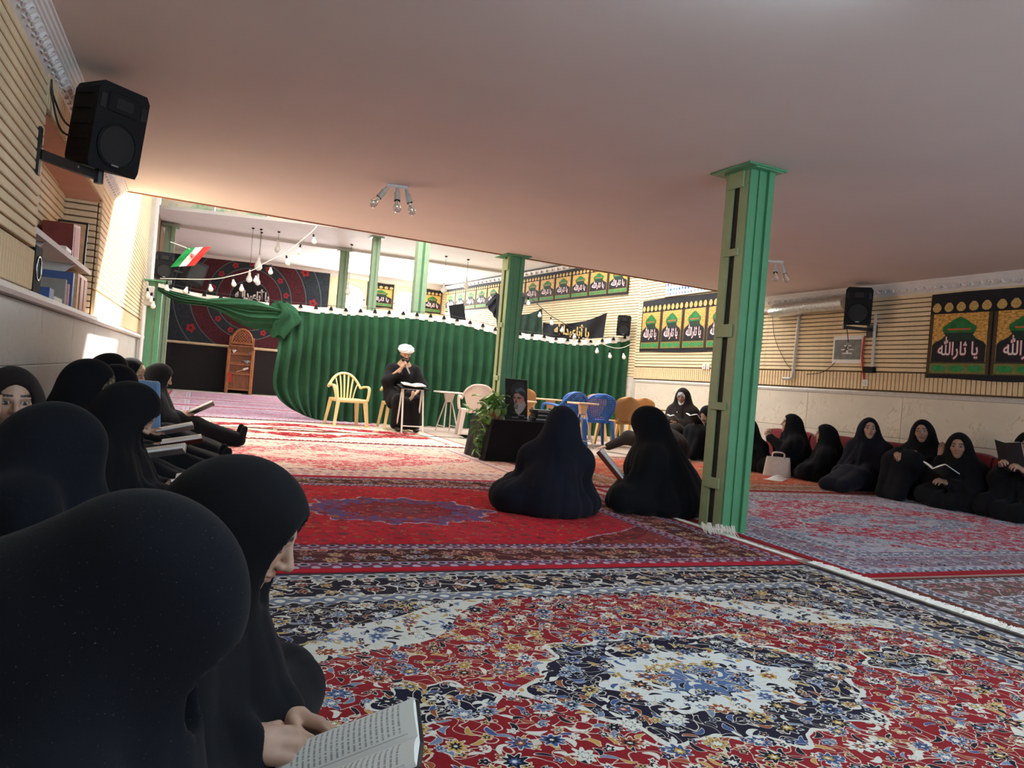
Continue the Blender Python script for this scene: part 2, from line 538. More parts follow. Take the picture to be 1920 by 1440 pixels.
def slabs(parent, p0, p1, zs, L, out, mat, name='marble_slab', thick=.025):
    p0 = Vector((*p0, 0)); p1 = Vector((*p1, 0)); d = p1 - p0; n = max(1, round(d.length / L)); o = Vector((*out, 0))
    ang = math.atan2(d.y, d.x) - PI / 2; l = d.length / n
    for z0, z1 in zs:
        me = MB().box((0, 0, 0), (thick, l - .004, z1 - z0 - .004), bevel=.003).mesh(name, mat)
        for k in range(n):
            q = p0 + d * ((k + .5) / n) + o * thick * .5
            inst(me, name, parent, (q.x, q.y, (z0 + z1) / 2), (0, 0, ang))
slabs(WL, (XL, -1), (XL, 14.0), ((0.0, .4), (.4, .78), (.78, DADO)), 1.25, (1, 0), M['marble_grey'])
MB().sweep([(0, 0), (.075, .0), (.085, .02), (.075, .05), (0, .055)], (XL, -1, DADO), (XL, 14, DADO), (1, 0, 0)).build('dado_ledge', M['rail'], WL)
MB().sweep([(-.28, 0), (0, .0), (0, .055), (-.28, .055)], (XL, NY0, DADO + .001), (XL, NY1, DADO + .001), (1, 0, 0)).build('niche_sill', M['rail'], WL)

# right wall
wr = MB()
wr.box((XR + .16, (YB + YR) / 2, 2.35), (.3, YR - YB, 4.7))
dv = Vector((XRB - XR, YBACK - YR, 0)); nr = Vector((-dv.y, dv.x, 0)).normalized()   # into the room
wr.sweep([(0, 0), (-.3, 0), (-.3, 4.7), (0, 4.7)], (XR, YR, 0), (XRB, YBACK + .2, 0), nr)
WR = struct(wr.build('wall_right', M['joint']))
courses(WR, (XR, -1.0), (XR, 9.2), Z0, 2.36, (-1, 0))
courses(WR, (XR, 9.2), (XR, YR), Z0, 4.5, (-1, 0))
courses(WR, (XR, YR), (XRB, YBACK), Z0 - .2, ZU - .1, (nr.x, nr.y))
soldiers(WR, (XR, -1.0), (XR, YR), 1.30, (-1, 0))
slabs(WR, (XR, -1), (XR, YR), ((0.0, .62), (.62, DADO)), 1.6, (-1, 0), M['marble'])
slabs(WR, (XR, YR), (XRB, YBACK), ((0.0, .62), (.62, DADO + .1)), 1.6, (nr.x, nr.y), M['marble'])
MB().sweep([(0, 0), (.03, .0), (.035, .03), (.02, .05), (0, .055)], (XR - .002, -1, DADO), (XR - .002, YR, DADO), (-1, 0, 0)).build('dado_rail', M['rail'], WR)
MB().box((XR - .03, YR - .08, .58), (.07, .07, 1.16)).build('corner_strip', M['rail'], WR)

# far wall with two round-headed windows, rear wall with one wide window
bk = MB()
def wallseg(x0, x1, z0, z1): bk.box(((x0 + x1) / 2, YBACK + .15, (z0 + z1) / 2), (x1 - x0, .3, z1 - z0))
WINS = ((3.62, 4.48), (5.32, 6.18))
wallseg(XL - .3, WINS[0][0], 0, 4.0); wallseg(WINS[0][1], WINS[1][0], 0, 4.0); wallseg(WINS[1][1], XR + .3, 0, 4.0)
for a, b in WINS:
    wallseg(a, b, 0, 1.75)
    cx, r = (a + b) / 2, (b - a) / 2
    pts = [(cx + r * math.cos(t * PI / 12), 3.0 + r * math.sin(t * PI / 12)) for t in range(13)]
    poly = pts + [(a, 4.0), (b, 4.0)]
    n = 13
    vs = [(x, YBACK, z) for x, z in pts] + [(cx + r * math.cos(t * PI / 12), YBACK, 4.0) for t in range(13)]
    bk.add(vs, [(t, t + 1, t + 14, t + 13) for t in range(12)])
    vs2 = [(x, YBACK, z) for x, z in pts] + [(x, YBACK + .3, z) for x, z in pts]
    bk.add(vs2, [(t + 1, t, t + 13, t + 14) for t in range(12)])
WB = struct(bk.build('wall_back', M['brick']))
for i, (a, b) in enumerate(WINS):
    cx, r = (a + b) / 2, (b - a) / 2
    wo = MB()
    for x in (a + .03, cx, b - .03): wo.box((x, YBACK + .1, 2.38), (.05, .05, 1.26))
    wo.box((cx, YBACK + .1, 3.0), (b - a, .05, .05)); wo.box((cx, YBACK + .1, 1.78), (b - a, .05, .05))
    wo.tube([(cx + (r - .03) * math.cos(t * PI / 16), YBACK + .1, 3.0 + (r - .03) * math.sin(t * PI / 16)) for t in range(17)], .025, 6)
    w = struct(wo.build('window_%d' % (i + 1), M['white_paint']))
    MB().box((cx, YBACK + .04, 3.05), (.14, .03, .14), RY(PI / 4)).build('vent', M['rail'], w)
rw = MB()
for (x0, x1, z0, z1) in ((XL - .3, 1.9, 0, 2.6), (6.7, XR + .3, 0, 2.6), (1.9, 6.7, 0, .8), (1.9, 6.7, 2.3, 2.6)):
    rw.box(((x0 + x1) / 2, YB - .15, (z0 + z1) / 2), (x1 - x0, .3, z1 - z0))
struct(rw.build('wall_rear', M['plaster_white']))
w5 = MB()
for k in range(5): w5.box((1.95 + k * 1.175, YB - .1, 1.55), (.06, .06, 1.5))
w5.box((4.3, YB - .1, .83), (4.8, .06, .06)); w5.box((4.3, YB - .1, 2.27), (4.8, .06, .06))
struct(w5.build('window_5', M['white_paint']))

# ---- cornices with a running wave relief
CORN = [(0, 0), (.012, 0), (.016, .008), (.08, .082), (.088, .084), (.09, .096), (.102, .10), (.106, .112), (.118, .116), (.122, .128), (.134, .13), (.136, .14), (0, .14)]
def cornice(name, p0, p1, z, out, n_wave):
    o = struct(MB().sweep(CORN, (*p0, z), (*p1, z), out).build(name, M['gypsum']))
    d = Vector((*p1, 0)) - Vector((*p0, 0)); L = d.length; ang = math.atan2(d.y, d.x)
    return o, d.normalized(), L
def wave_mesh(name, flip=1):
    b = MB()
    pts = [(-.10, -.004), (-.055, .0), (-.045, .028), (.0, .034), (.012, .008), (.055, .0)]
    b.tube([(x, 0.0, z) for x, z in pts], .0095, 6)
    b.ball((-.028, 0, .004), (.022, .012, .012), 8)
    b.box((.035, .0, -.016), (.045, .016, .006))
    return b.mesh(name, M['gypsum'])
wv = wave_mesh('wave_relief')
co, dd, L = cornice('trim_1', (XL, -1.0), (XL, ya), 2.36, (1, 0, 0), 0)
tilt = math.atan2(.065, .048)
for k in range(86):
    o = inst(wv, 'wave_relief', co, (XL + .052, -.95 + k * .11, 2.36 + .042), (0, 0, PI / 2))
    o.rotation_euler = Euler((.71, 0, PI / 2), 'XYZ'); o.scale = (.70, 1.1, 1.15)
co, dd, L = cornice('trim_2', (XR, -1.0), (XR, yb), 2.36, (-1, 0, 0), 0)
for k in range(89):
    o = inst(wv, 'wave_relief', co, (XR - .052, -.95 + k * .115, 2.36 + .042)); o.rotation_euler = Euler((-.71, 0, PI / 2), 'XYZ'); o.scale = (.70, 1.1, 1.15)
co, dd, L = cornice('trim_3', (XR, YR), (XRB, YBACK), ZU - .2, tuple(nr), 0)
for k in range(40):
    q = Vector((XR, YR, 0)).lerp(Vector((XRB, YBACK, 0)), (k + .5) / 40) + nr * .09
    MB().box((q.x, q.y, ZU - .1), (.06, .09, .07)).build('dentil', M['rail'], co) if k == 0 else inst(bpy.data.objects['dentil'], 'dentil', co, q - (Vector((XR, YR, 0)).lerp(Vector((XRB, YBACK, 0)), .5 / 40) + nr * .09))
cornice('trim_4', (XL, YBACK), (XRB, YBACK), ZU - .14, (0, -1, 0), 0)

# ---- wall trim and posts of the far hall
def post(name, x, y, z1, wdt, label, mats, z0=0.0):
    t = thing(name, label, 'post', (x, y, z0))
    h = z1 - z0
    for s in (-1, 1):
        b = MB(); b.box((s * wdt * .3, 0, h / 2), (wdt * .4, wdt * .9, h), bevel=.004); b.build('channel', mats[0], t)
    b = MB(); b.box((0, .0, h / 2), (wdt * .2, wdt * .6, h)); b.build('core', mats[1], t)
    b = MB(); b.box((0, 0, h - .02), (wdt * 1.7, wdt * 1.7, .02)); b.build('top_plate', mats[0], t)
    return t
post('steel_post', 3.0, 18.0, ZU - .06, .19, 'slim green steel post behind the curtain, leftmost of the three', (M['steel_mint'], M['steel_mint']))
post('steel_post', 3.28, 15.9, ZU, .16, 'green steel post behind the curtain between the two arched windows', (M['steel_mint'], M['steel_mint']))
post('steel_post', 3.63, 13.5, 4.57, .22, 'widest pale green steel post behind the curtain, beside the right arched window', (M['steel_mint'], M['steel_green']))
post('steel_post', -.70, 17.9, ZU - .06, .2, 'green steel post in the far left corner above the loudspeaker', (M['steel_mint'], M['steel_mint']))
post('steel_post', -.66, 13.25, 2.05, .2, 'green steel post at the left end of the curtain wire', (M['steel_green'], M['steel_mint']))
struct(MB().box((XL + .03, 14.05, 2.35), (.14, .16, 4.7), bevel=.01).build('trim_5', M['rail']))

# ---- the two columns in front, each a pair of channels with batten plates and a slot between
def column(x, y, label, batts, rz):
    t = thing('steel_column', label, 'column', (x, y, 0), rz)
    W, D = .231, .185
    # front face (local -y): two flanges with a slot, right side (+x): the web with a raised lip
    for s in (-1, 1):
        b = MB()
        b.box((s * .0725, 0, ZC / 2), (.086, D, ZC), bevel=.004)
        b.build('channel', M['steel_olive'], t)
    b = MB(); b.box((W / 2 + .008, 0, ZC / 2), (.016, D, ZC)); o = b.build('side_plate', M['steel_green'], t)
    MB().box((W / 2 + .022, -.02, ZC / 2), (.014, .012, ZC)).build('lip', M['steel_green'], t)
    MB().box((W / 2 + .028, .075, ZC / 2), (.028, .05, ZC), bevel=.003).build('rear_flange', M['steel_green'], t)
    MB().box((0, .0, ZC / 2), (.065, D * .86, ZC)).build('core', M['slot_dark'], t)  # dark strip: shade of the slot put into the core's colour
    for z, hh, off in batts:
        MB().box((off, -D / 2 - .006, z), (.15, .014, hh), bevel=.003).build('batten_plate', M['steel_olive'], t)
    b = MB(); b.box((0, 0, ZC - .008), (.40, .34, .014), bevel=.003); b.box((.03, .02, ZC - .02), (.32, .24, .012)); b.build('cap_plate', M['steel_green'], t)
    return t
column(3.44, 4.34, 'near green steel column standing at the corner of the red rug', ((2.42, .11, 0), (1.92, .05, 0), (1.38, .09, 0), (.86, .055, 0), (.33, .075, 0)), -1.52)
column(3.6, 9.0, 'green steel column beside the portrait, at the edge of the low ceiling', ((2.38, .14, 0.03), (1.62, .06, 0), (.95, .06, 0), (.3, .06, 0)), -1.55)
# ================================================================ RUGS
WHITE, CREAM, NAVY = lin(226, 226, 216), lin(216, 204, 176), lin(24, 24, 40)
def rug_mat(name, hx, hy, P):
    m = NT(name)
    x, y, z = m.sep(m.coord('Object'))
    # slight weave wobble of the drawing
    wob = m.noise(m.comb(x, y), 9.0, 2.0)
    wob2 = m.noise(m.comb(y, x, 3.0), 9.0, 2.0)
    xw = x + (wob - 0.5) * 0.045; yw = y + (wob2 - 0.5) * 0.045
    ax, ay = x.abs(), y.abs()
    e = (ax * -1.0 + hx).min(ay * -1.0 + hy)
    vec = m.comb(xw, yw)
    fs = P.get('fscale', 6.2)

    def flowers(scale, seed, petals, r0, pal, outline, rand=0.75, leaf=False):
        """returns (mask, colour): lobed blossoms scattered on a jittered lattice"""
        v2 = m.comb(xw + seed, yw + seed * 0.7)
        vo = m.voronoi(v2, scale, 'F1', rand)
        px, py, _ = m.sep(vo.outputs['Position'])
        lx = (xw + seed - px) * scale; ly = (yw + seed * 0.7 - py) * scale
        cr, cg, cbb = m.sep(vo.outputs['Color'])
        if leaf:
            th0 = cr * 6.283
            c0, s0 = th0.cos(), th0.sin()
            u = lx * c0 + ly * s0; w = ly * c0 - lx * s0 + (u * u) * 0.9
            r = ((u * u) * 0.35 + (w * w) * 3.2).sqrt()
        else:
            th = ly.atan2(lx) + cg * 6.0
            r = (lx * lx + ly * ly).sqrt() / ((th * petals).cos() * 0.22 + 0.86)
        sz = cbb * 0.3 + 0.75
        r = r / sz
        mask = r.lt(r0)
        ring = r / r0
        pc = m.ramp(cg, pal)
        pc2 = m.ramp((cr * 3.7).fract(), pal)
        col = m.mixc(ring.lt(0.86), outline, pc)
        if not leaf:
            col = m.mixc(ring.lt(0.5), col, P.get('line2', NAVY)); col = m.mixc(ring.lt(0.42), col, pc2)
            col = m.mixc(ring.lt(0.18), col, outline)
        return mask, col

    pal = P['pal']
    st = [(i / len(pal), c) for i, c in enumerate(pal)]
    out = P.get('outline', CREAM)
    # ---- ground
    field = P['field']
    th = yw.atan2(xw)
    ma, mb = P.get('med', (0.55, 0.42))
    rr = ((xw * xw) / (ma * ma) + (yw * yw) / (mb * mb)).sqrt()
    lob = P.get('lobes', 8)
    rm = rr / ((th * lob).cos() * 0.07 + ((th * (lob * 2)).cos() * 0.05) + 1.0)
    # pendants on the long axis
    pxd = xw.abs() - ma * 1.55
    rp = ((pxd * pxd) * 36.0 + (yw * yw) * 60.0).sqrt() / ((yw.atan2(pxd) * 6.0).cos() * 0.16 + 1.0)
    # corner spandrels
    qx = (ax * -1.0 + hx - P.get('bw', .46)); qy = (ay * -1.0 + hy - P.get('bw', .46))
    cs, cw = P.get('corner', (1.05, 0.85))
    sp = (qx / cs + qy / cw) + ((qx * 9.0).sin() * 0.07) + ((qy * 11.0).sin() * 0.05)
    ground = m.ramp(m.noise(vec, 1.5, 2.0), [(0.35, tuple(k * .88 for k in field)), (0.65, tuple(min(1, k * 1.1) for k in field))], 'LINEAR')
    g = ground
    g = m.mixc(sp.lt(1.0), g, P['line'])
    g = m.mixc(sp.lt(0.96), g, P['span1'])
    g = m.mixc(sp.lt(0.70), g, P['line2'] if 'line2' in P else NAVY)
    g = m.mixc(sp.lt(0.68), g, P['span2'])
    g = m.mixc(rp.lt(1.0), g, P['line']); g = m.mixc(rp.lt(0.9), g, P['med1'])
    g = m.mixc(rm.lt(1.0), g, P['line']); g = m.mixc(rm.lt(0.955), g, P['med1'])
    g = m.mixc(rm.lt(0.60), g, P.get('line2', NAVY)); g = m.mixc(rm.lt(0.58), g, P['med2'])
    g = m.mixc(rm.lt(0.30), g, P.get('line2', NAVY)); g = m.mixc(rm.lt(0.28), g, P['med3'])
    # ---- tendrils: thin contour lines of two noise fields
    dens = P.get('dens', 1.0)
    n1 = m.noise(vec, 5.5 * fs / 6.2, 1.0); n2 = m.noise(m.comb(yw + 4.0, xw), 7.0 * fs / 6.2, 1.0)
    tend = ((n1 * 5.0).fract() - 0.5).abs().lt(0.034 * dens).max(((n2 * 4.0).fract() - 0.5).abs().lt(0.03 * dens))
    g = m.mixc(tend, g, P['tendril'])
    # ---- blossoms and leaves
    mk, cl = flowers(fs * 2.3, 3.1, 5.0, 0.36 * dens, st, out, 0.9, True); g = m.mixc(mk, g, cl)
    mk, cl = flowers(fs * 1.7, 7.7, 5.0, 0.28 * dens, st[::-1] if False else st, out, 0.9); g = m.mixc(mk, g, cl)
    mk, cl = flowers(fs, 1.3, 8.0, 0.34 * dens, st, out, 0.7); g = m.mixc(mk, g, cl)
    # ---- borders
    bw = P.get('bw', .46)
    b = m.mixc(1.0, P['border'], P['border'])
    mb1, cb1 = flowers(fs * 1.35, 5.0, 6.0, 0.36, [(i / len(P['bpal']), c) for i, c in enumerate(P['bpal'])], P.get('bout', CREAM), 0.6)
    tb = ((n2 * 5.0).fract() - 0.5).abs().lt(0.09)
    b = m.mixc(tb, b, P['bline']); b = m.mixc(mb1, b, cb1)
    mn = m.mixc(1.0, P['minor'], P['minor'])
    sx = (((x + y) * 34.0).sin() * ((x - y) * 34.0).sin())
    mn = m.mixc(sx.gt(0.25), mn, P['minor2']); mn = m.mixc(sx.gt(0.7), mn, P.get('line2', NAVY)); mn = m.mixc(sx.lt(-0.6), mn, P['line'])
    g = m.mixc(e.lt(bw), g, P.get('line2', NAVY))
    g = m.mixc(e.lt(bw - .008), g, mn)
    g = m.mixc(e.lt(bw * .80), g, P['line']); g = m.mixc(e.lt(bw * .78), g, b)
    g = m.mixc(e.lt(bw * .26), g, P['line']); g = m.mixc(e.lt(bw * .245), g, mn)
    g = m.mixc(e.lt(bw * .09), g, P['edge'])
    # ---- wear and pile
    wear = m.noise(m.comb(x, y), 0.9, 4.0); pile = m.noise(m.comb(x, y), 320.0, 2.0)
    g = m.mixc((wear - 0.45).max(0.0) * P.get('fade', 0.6), g, P.get('fadec', lin(200, 170, 160)))
    g = m.mulc(g, pile * 0.55 + 0.70)
    m.bump(pile, 0.5, 0.004)
    return m.fin(g, 0.95, spec=0.05, sheen=0.03)

def fringe_strip(parent, p0, p1, dirv, ln, n, mat, seed=1):
    """knotted tassels along an edge: one thin tapered strand mesh for the whole edge"""
    r = random.Random(seed); b = MB()
    p0 = Vector(p0); p1 = Vector(p1); dirv = Vector(dirv); al = (p1 - p0).normalized()
    for k in range(n):
        q = p0.lerp(p1, (k + r.random() * .8) / n)
        l = ln * r.uniform(.6, 1.15); sd = r.uniform(-.5, .5) * l
        b.tube([q, q + dirv * l * .5 + al * sd * .3 + Vector((0, 0, r.uniform(0, .006))), q + dirv * l + al * sd], [.0045, .004, .002], 4, cap=False)
    o = b.build('fringe', mat, parent)
    o['kind'] = 'stuff'
    return o

M['fringe'] = pmat('cream_fringe_wool', (240, 236, 226), 0.95, .06, 30)

def rug(label, cx, cy, hx, hy, P, z=0.0, rz=0.0, thick=.012, wave=0.004, seed=0):
    t = thing('persian_rug', label, 'rug', (cx, cy, z), rz)
    nu, nv = 48, 40
    r = random.Random(seed); ph = [r.uniform(0, 6) for _ in range(4)]
    def top(u, v):
        x, y = (u * 2 - 1) * hx, (v * 2 - 1) * hy
        ed = min(hx - abs(x), hy - abs(y))
        h = thick + wave * (math.sin(x * 2.1 + ph[0]) * math.sin(y * 1.7 + ph[1]) * .5 + .5)
        return (x, y, h if ed > 1e-6 else h * .55)
    b = MB(); b.grid(top, nu, nv)
    edge = [(-hx, -hy), (hx, -hy), (hx, hy), (-hx, hy)]
    b.add([(x, y, 0) for x, y in edge] + [(x, y, thick * .6) for x, y in edge], [(k, (k + 1) % 4, (k + 1) % 4 + 4, k + 4) for k in range(4)])
    b.build('pile', rug_mat(label.split(',')[0][:40].replace(' ', '_'), hx, hy, P), t, smooth='all')
    return t

RED = lin(150, 30, 38)
P_near = dict(field=lin(140, 28, 36), pal=[lin(70, 92, 140), lin(196, 160, 84), NAVY, WHITE, NAVY, lin(120, 140, 170), lin(160, 84, 46)], outline=lin(226, 224, 210),
    line=WHITE, line2=lin(28, 22, 36), span1=lin(222, 222, 214), span2=lin(30, 24, 40), med1=lin(26, 24, 46), med2=lin(224, 226, 222), med3=lin(84, 108, 150),
    tendril=lin(214, 206, 184), border=lin(34, 30, 44), bpal=[lin(110, 130, 160), lin(220, 216, 204), lin(186, 140, 80), lin(140, 60, 56)], bline=lin(220, 216, 206),
    minor=lin(120, 130, 150), minor2=lin(206, 200, 186), edge=lin(60, 50, 60), med=(.57, .42), bw=.47, fade=.10, fscale=8.0, corner=(1.0, .72), dens=.88, lobes=8)
ra = rug('dark red floral medallion rug with navy centre and cream fringe, nearest the viewer', 1.56, 1.99, 1.74, 1.385, P_near, seed=1)
P_red = dict(field=lin(206, 24, 48), pal=[lin(120, 60, 60), lin(200, 110, 70), lin(150, 20, 40), lin(160, 70, 70)], outline=lin(150, 20, 40),
    line=lin(190, 180, 200), line2=lin(50, 20, 30), span1=lin(90, 40, 36), span2=lin(120, 60, 50), med1=lin(90, 84, 140), med2=lin(140, 40, 60), med3=lin(110, 70, 90),
    tendril=lin(186, 22, 40), border=lin(74, 30, 34), bpal=[lin(190, 80, 60), lin(190, 160, 110), lin(150, 40, 50), lin(110, 110, 150)], bline=lin(140, 100, 80),
    minor=lin(120, 60, 80), minor2=lin(170, 170, 200), edge=lin(186, 26, 44), med=(.62, .46), bw=.5, fade=.5, fadec=lin(226, 110, 130), fscale=6.5, corner=(.8, .5), lobes=10, dens=.72)
rb = rug('bright red rug with a violet medallion, under the two kneeling women', 1.30, 4.88, 2.0, 1.49, P_red, seed=2)
P_pink = dict(field=lin(216, 60, 84), pal=[lin(240, 216, 200), lin(236, 190, 180), lin(220, 70, 90), lin(236, 226, 214)], outline=lin(240, 220, 205),
    line=lin(244, 232, 220), line2=lin(130, 96, 120), span1=lin(240, 216, 190), span2=lin(236, 206, 184), med1=lin(232, 214, 200), med2=lin(240, 228, 214), med3=lin(216, 90, 100),
    tendril=lin(240, 200, 186), border=lin(232, 196, 180), bpal=[lin(150, 120, 150), lin(210, 90, 100), lin(240, 226, 210)], bline=lin(190, 150, 160),
    minor=lin(226, 190, 190), minor2=lin(150, 120, 150), edge=lin(200, 40, 70), med=(.7, .42), bw=.42, fade=.4, fadec=lin(240, 210, 200), fscale=7.0, corner=(1.5, 1.1), lobes=6)
rc = rug('faded pink and cream rug with a pale oval medallion, third from the viewer', 1.32, 7.88, 2.02, 1.49, P_pink, seed=3)
P_bur = dict(field=lin(150, 24, 44), pal=[lin(236, 226, 200), lin(150, 30, 48), lin(170, 50, 60)], outline=lin(226, 210, 186),
    line=lin(240, 232, 208), line2=lin(130, 20, 40), span1=lin(240, 232, 206), span2=lin(240, 234, 210), med1=lin(240, 230, 204), med2=lin(150, 24, 44), med3=lin(240, 230, 204),
    tendril=lin(160, 30, 50), border=lin(242, 234, 212), bpal=[lin(240, 232, 210), lin(236, 226, 200)], bline=lin(236, 226, 200), bout=lin(242, 234, 212),
    minor=lin(150, 30, 48), minor2=lin(240, 232, 210), edge=lin(120, 30, 44), med=(1.1, .5), bw=.3, fade=.1, fscale=3.0, corner=(2.2, .75), dens=.5)
rd = rug('cream rug with burgundy oval scrolls, in front of the yellow chairs', 1.38, 10.9, 2.08, 1.48, P_bur, seed=4)
P_blue = dict(field=lin(196, 64, 88), pal=[lin(206, 214, 228), lin(190, 60, 80), lin(150, 160, 190), lin(226, 222, 224)], outline=lin(206, 206, 220),
    line=lin(226, 228, 234), line2=lin(70, 60, 90), span1=lin(150, 176, 206), span2=lin(196, 200, 214), med1=lin(110, 146, 190), med2=lin(180, 200, 222), med3=lin(190, 90, 110),
    tendril=lin(206, 190, 206), border=lin(150, 130, 154), bpal=[lin(206, 210, 224), lin(180, 70, 84), lin(84, 80, 110)], bline=lin(196, 196, 212),
    minor=lin(140, 150, 176), minor2=lin(210, 214, 224), edge=lin(170, 30, 42), med=(.9, .34), bw=.5, fade=.5, fadec=lin(190, 150, 176), fscale=6.0, corner=(1.1, .8))
rf_ = rug('pink rug with pale blue medallions, right of the near column', 5.42, 4.62, 1.98, 1.53, P_blue, seed=5)
P_grey = dict(P_blue, field=lin(130, 66, 70), span1=lin(120, 146, 156), med1=lin(110, 140, 150), tendril=lin(160, 150, 146), border=lin(118, 92, 88), minor=lin(110, 116, 124), edge=lin(120, 60, 50),
    pal=[lin(160, 160, 160), lin(120, 50, 54), lin(110, 120, 136), lin(176, 170, 160)], fadec=lin(140, 120, 116))
rg_ = rug('muted red and grey-blue rug at the right edge of the picture, beyond the cream fringe', 5.42, 1.5, 1.98, 1.53, P_grey, seed=6)
P_rust = dict(P_red, field=lin(176, 60, 48), border=lin(130, 90, 70), bpal=[lin(190, 120, 80), lin(190, 50, 50), lin(160, 140, 110)], minor=lin(150, 110, 90), minor2=lin(180, 150, 110), edge=lin(150, 40, 44),
    pal=[lin(200, 150, 100), lin(180, 50, 46), lin(120, 100, 80), lin(190, 110, 80)], med1=lin(160, 120, 84), med2=lin(180, 70, 56), tendril=lin(190, 120, 84), fadec=lin(190, 120, 90), span1=lin(150, 100, 76), span2=lin(170, 70, 54), outline=lin(170, 110, 80), dens=1.0)
rh = rug('rust red rug along the right wall, beneath the seated row and the plastic chairs', 5.56, 7.75, 2.02, 1.5, P_rust, seed=7)
P_pur = dict(P_red, field=lin(170, 120, 146), border=lin(168, 140, 160), bpal=[lin(200, 180, 196), lin(170, 80, 100)], minor=lin(176, 160, 180), minor2=lin(214, 204, 216), edge=lin(186, 60, 90), bline=lin(206, 190, 206),
    pal=[lin(186, 160, 180), lin(170, 90, 116), lin(150, 130, 160)], med1=lin(160, 140, 170), med2=lin(180, 110, 130), tendril=lin(190, 150, 170), fadec=lin(206, 180, 196), span1=lin(190, 170, 186), span2=lin(160, 120, 150), outline=lin(200, 176, 192), dens=1.0)
for k, (yy, lab) in enumerate(((13.9, 'faded lilac rug beyond the cream rug, nearest of the lilac ones'), (16.5, 'faded lilac rug in the middle of the far hall'), (19.6, 'faded lilac rug nearest the wooden pulpit'))):
    rug(lab, 1.15, yy, 1.68, (1.35, 1.1, 1.85)[k], P_pur, seed=8 + k)
tag(MB().box((.35, 21.9, .004), (1.7, .5, .008)).build('floor_sheet', M['white_paint']), 'white sheet lying on the floor under the black cloth of the far wall', 'sheet')

fringe_strip(ra, (1.735, -1.37, .018), (1.735, 1.37, .018), (1, .15, 0), .10, 900, M['fringe'], 1)
fringe_strip(rb, (2.0, -1.4, .012), (2.0, 1.45, .012), (1, 0, 0), .05, 380, M['fringe'], 2)
b = MB()
r = random.Random(5)
tb = thing('fringe_tuft', 'cream tassels of the red rug bunched at the foot of the near column', 'fringe', (3.27, 4.20, .0))
for k in range(46):
    x0 = -.03 + .16 * k / 46
    b.tube([(x0, .05 - x0 * .9, .05 + r.uniform(-.01, .02)), (x0 - .03, -.0 - x0 * .9, .045), (x0 - .045 + r.uniform(-.02, .02), -.05 - x0 * .9 + r.uniform(-.02, .02), .016)], [.005, .004, .002], 4)
o = b.build('tassels', M['fringe'], tb); o['kind'] = 'stuff'
# ================================================================ PEOPLE
# implicit bodies: smooth unions of ellipsoids and tapered capsules turned into one surface
def surface_nets(f, lo, h):
    s = f < 0
    nx, ny, nz = f.shape
    cs = [s[dx:nx - 1 + dx, dy:ny - 1 + dy, dz:nz - 1 + dz] for dx in (0, 1) for dy in (0, 1) for dz in (0, 1)]
    anyv = np.logical_or.reduce(cs); allv = np.logical_and.reduce(cs)
    act = anyv & ~allv
    idx = np.argwhere(act)
    vid = -np.ones(act.shape, dtype=np.int64); vid[act] = np.arange(len(idx))
    acc = np.zeros((len(idx), 3)); cnt = np.zeros(len(idx))
    i, j, k = idx.T
    cor = [(dx, dy, dz) for dx in (0, 1) for dy in (0, 1) for dz in (0, 1)]
    for a in range(8):
        for ax in range(3):
            if cor[a][ax]: continue
            c0 = cor[a]; c1 = list(c0); c1[ax] = 1
            f0 = f[i + c0[0], j + c0[1], k + c0[2]]; f1 = f[i + c1[0], j + c1[1], k + c1[2]]
            m = (f0 < 0) != (f1 < 0)
            t = np.where(m, f0 / np.where(m, f0 - f1, 1), 0)
            p = np.tile(np.array(c0, float), (len(idx), 1)); p[:, ax] += t
            acc[m] += p[m]; cnt[m] += 1
    V = (idx + acc / cnt[:, None]) * h + lo
    F = []
    for ax in range(3):
        sl0 = [slice(None)] * 3; sl1 = [slice(None)] * 3
        sl0[ax] = slice(0, -1); sl1[ax] = slice(1, None)
        a, b = s[tuple(sl0)], s[tuple(sl1)]
        e = np.argwhere(a != b)
        u, w = [(1, 2), (2, 0), (0, 1)][ax]
        ok = (e[:, u] > 0) & (e[:, w] > 0) & (e[:, u] < f.shape[u] - 1) & (e[:, w] < f.shape[w] - 1)
        e = e[ok]
        flip = a[tuple(e.T)]
        q = []
        for du, dw in ((-1, -1), (0, -1), (0, 0), (-1, 0)):
            c = e.copy(); c[:, u] += du; c[:, w] += dw
            q.append(vid[tuple(c.T)])
        q = np.stack(q, 1)
        q[~flip] = q[~flip][:, ::-1]
        F.append(q)
    return V, np.concatenate(F)

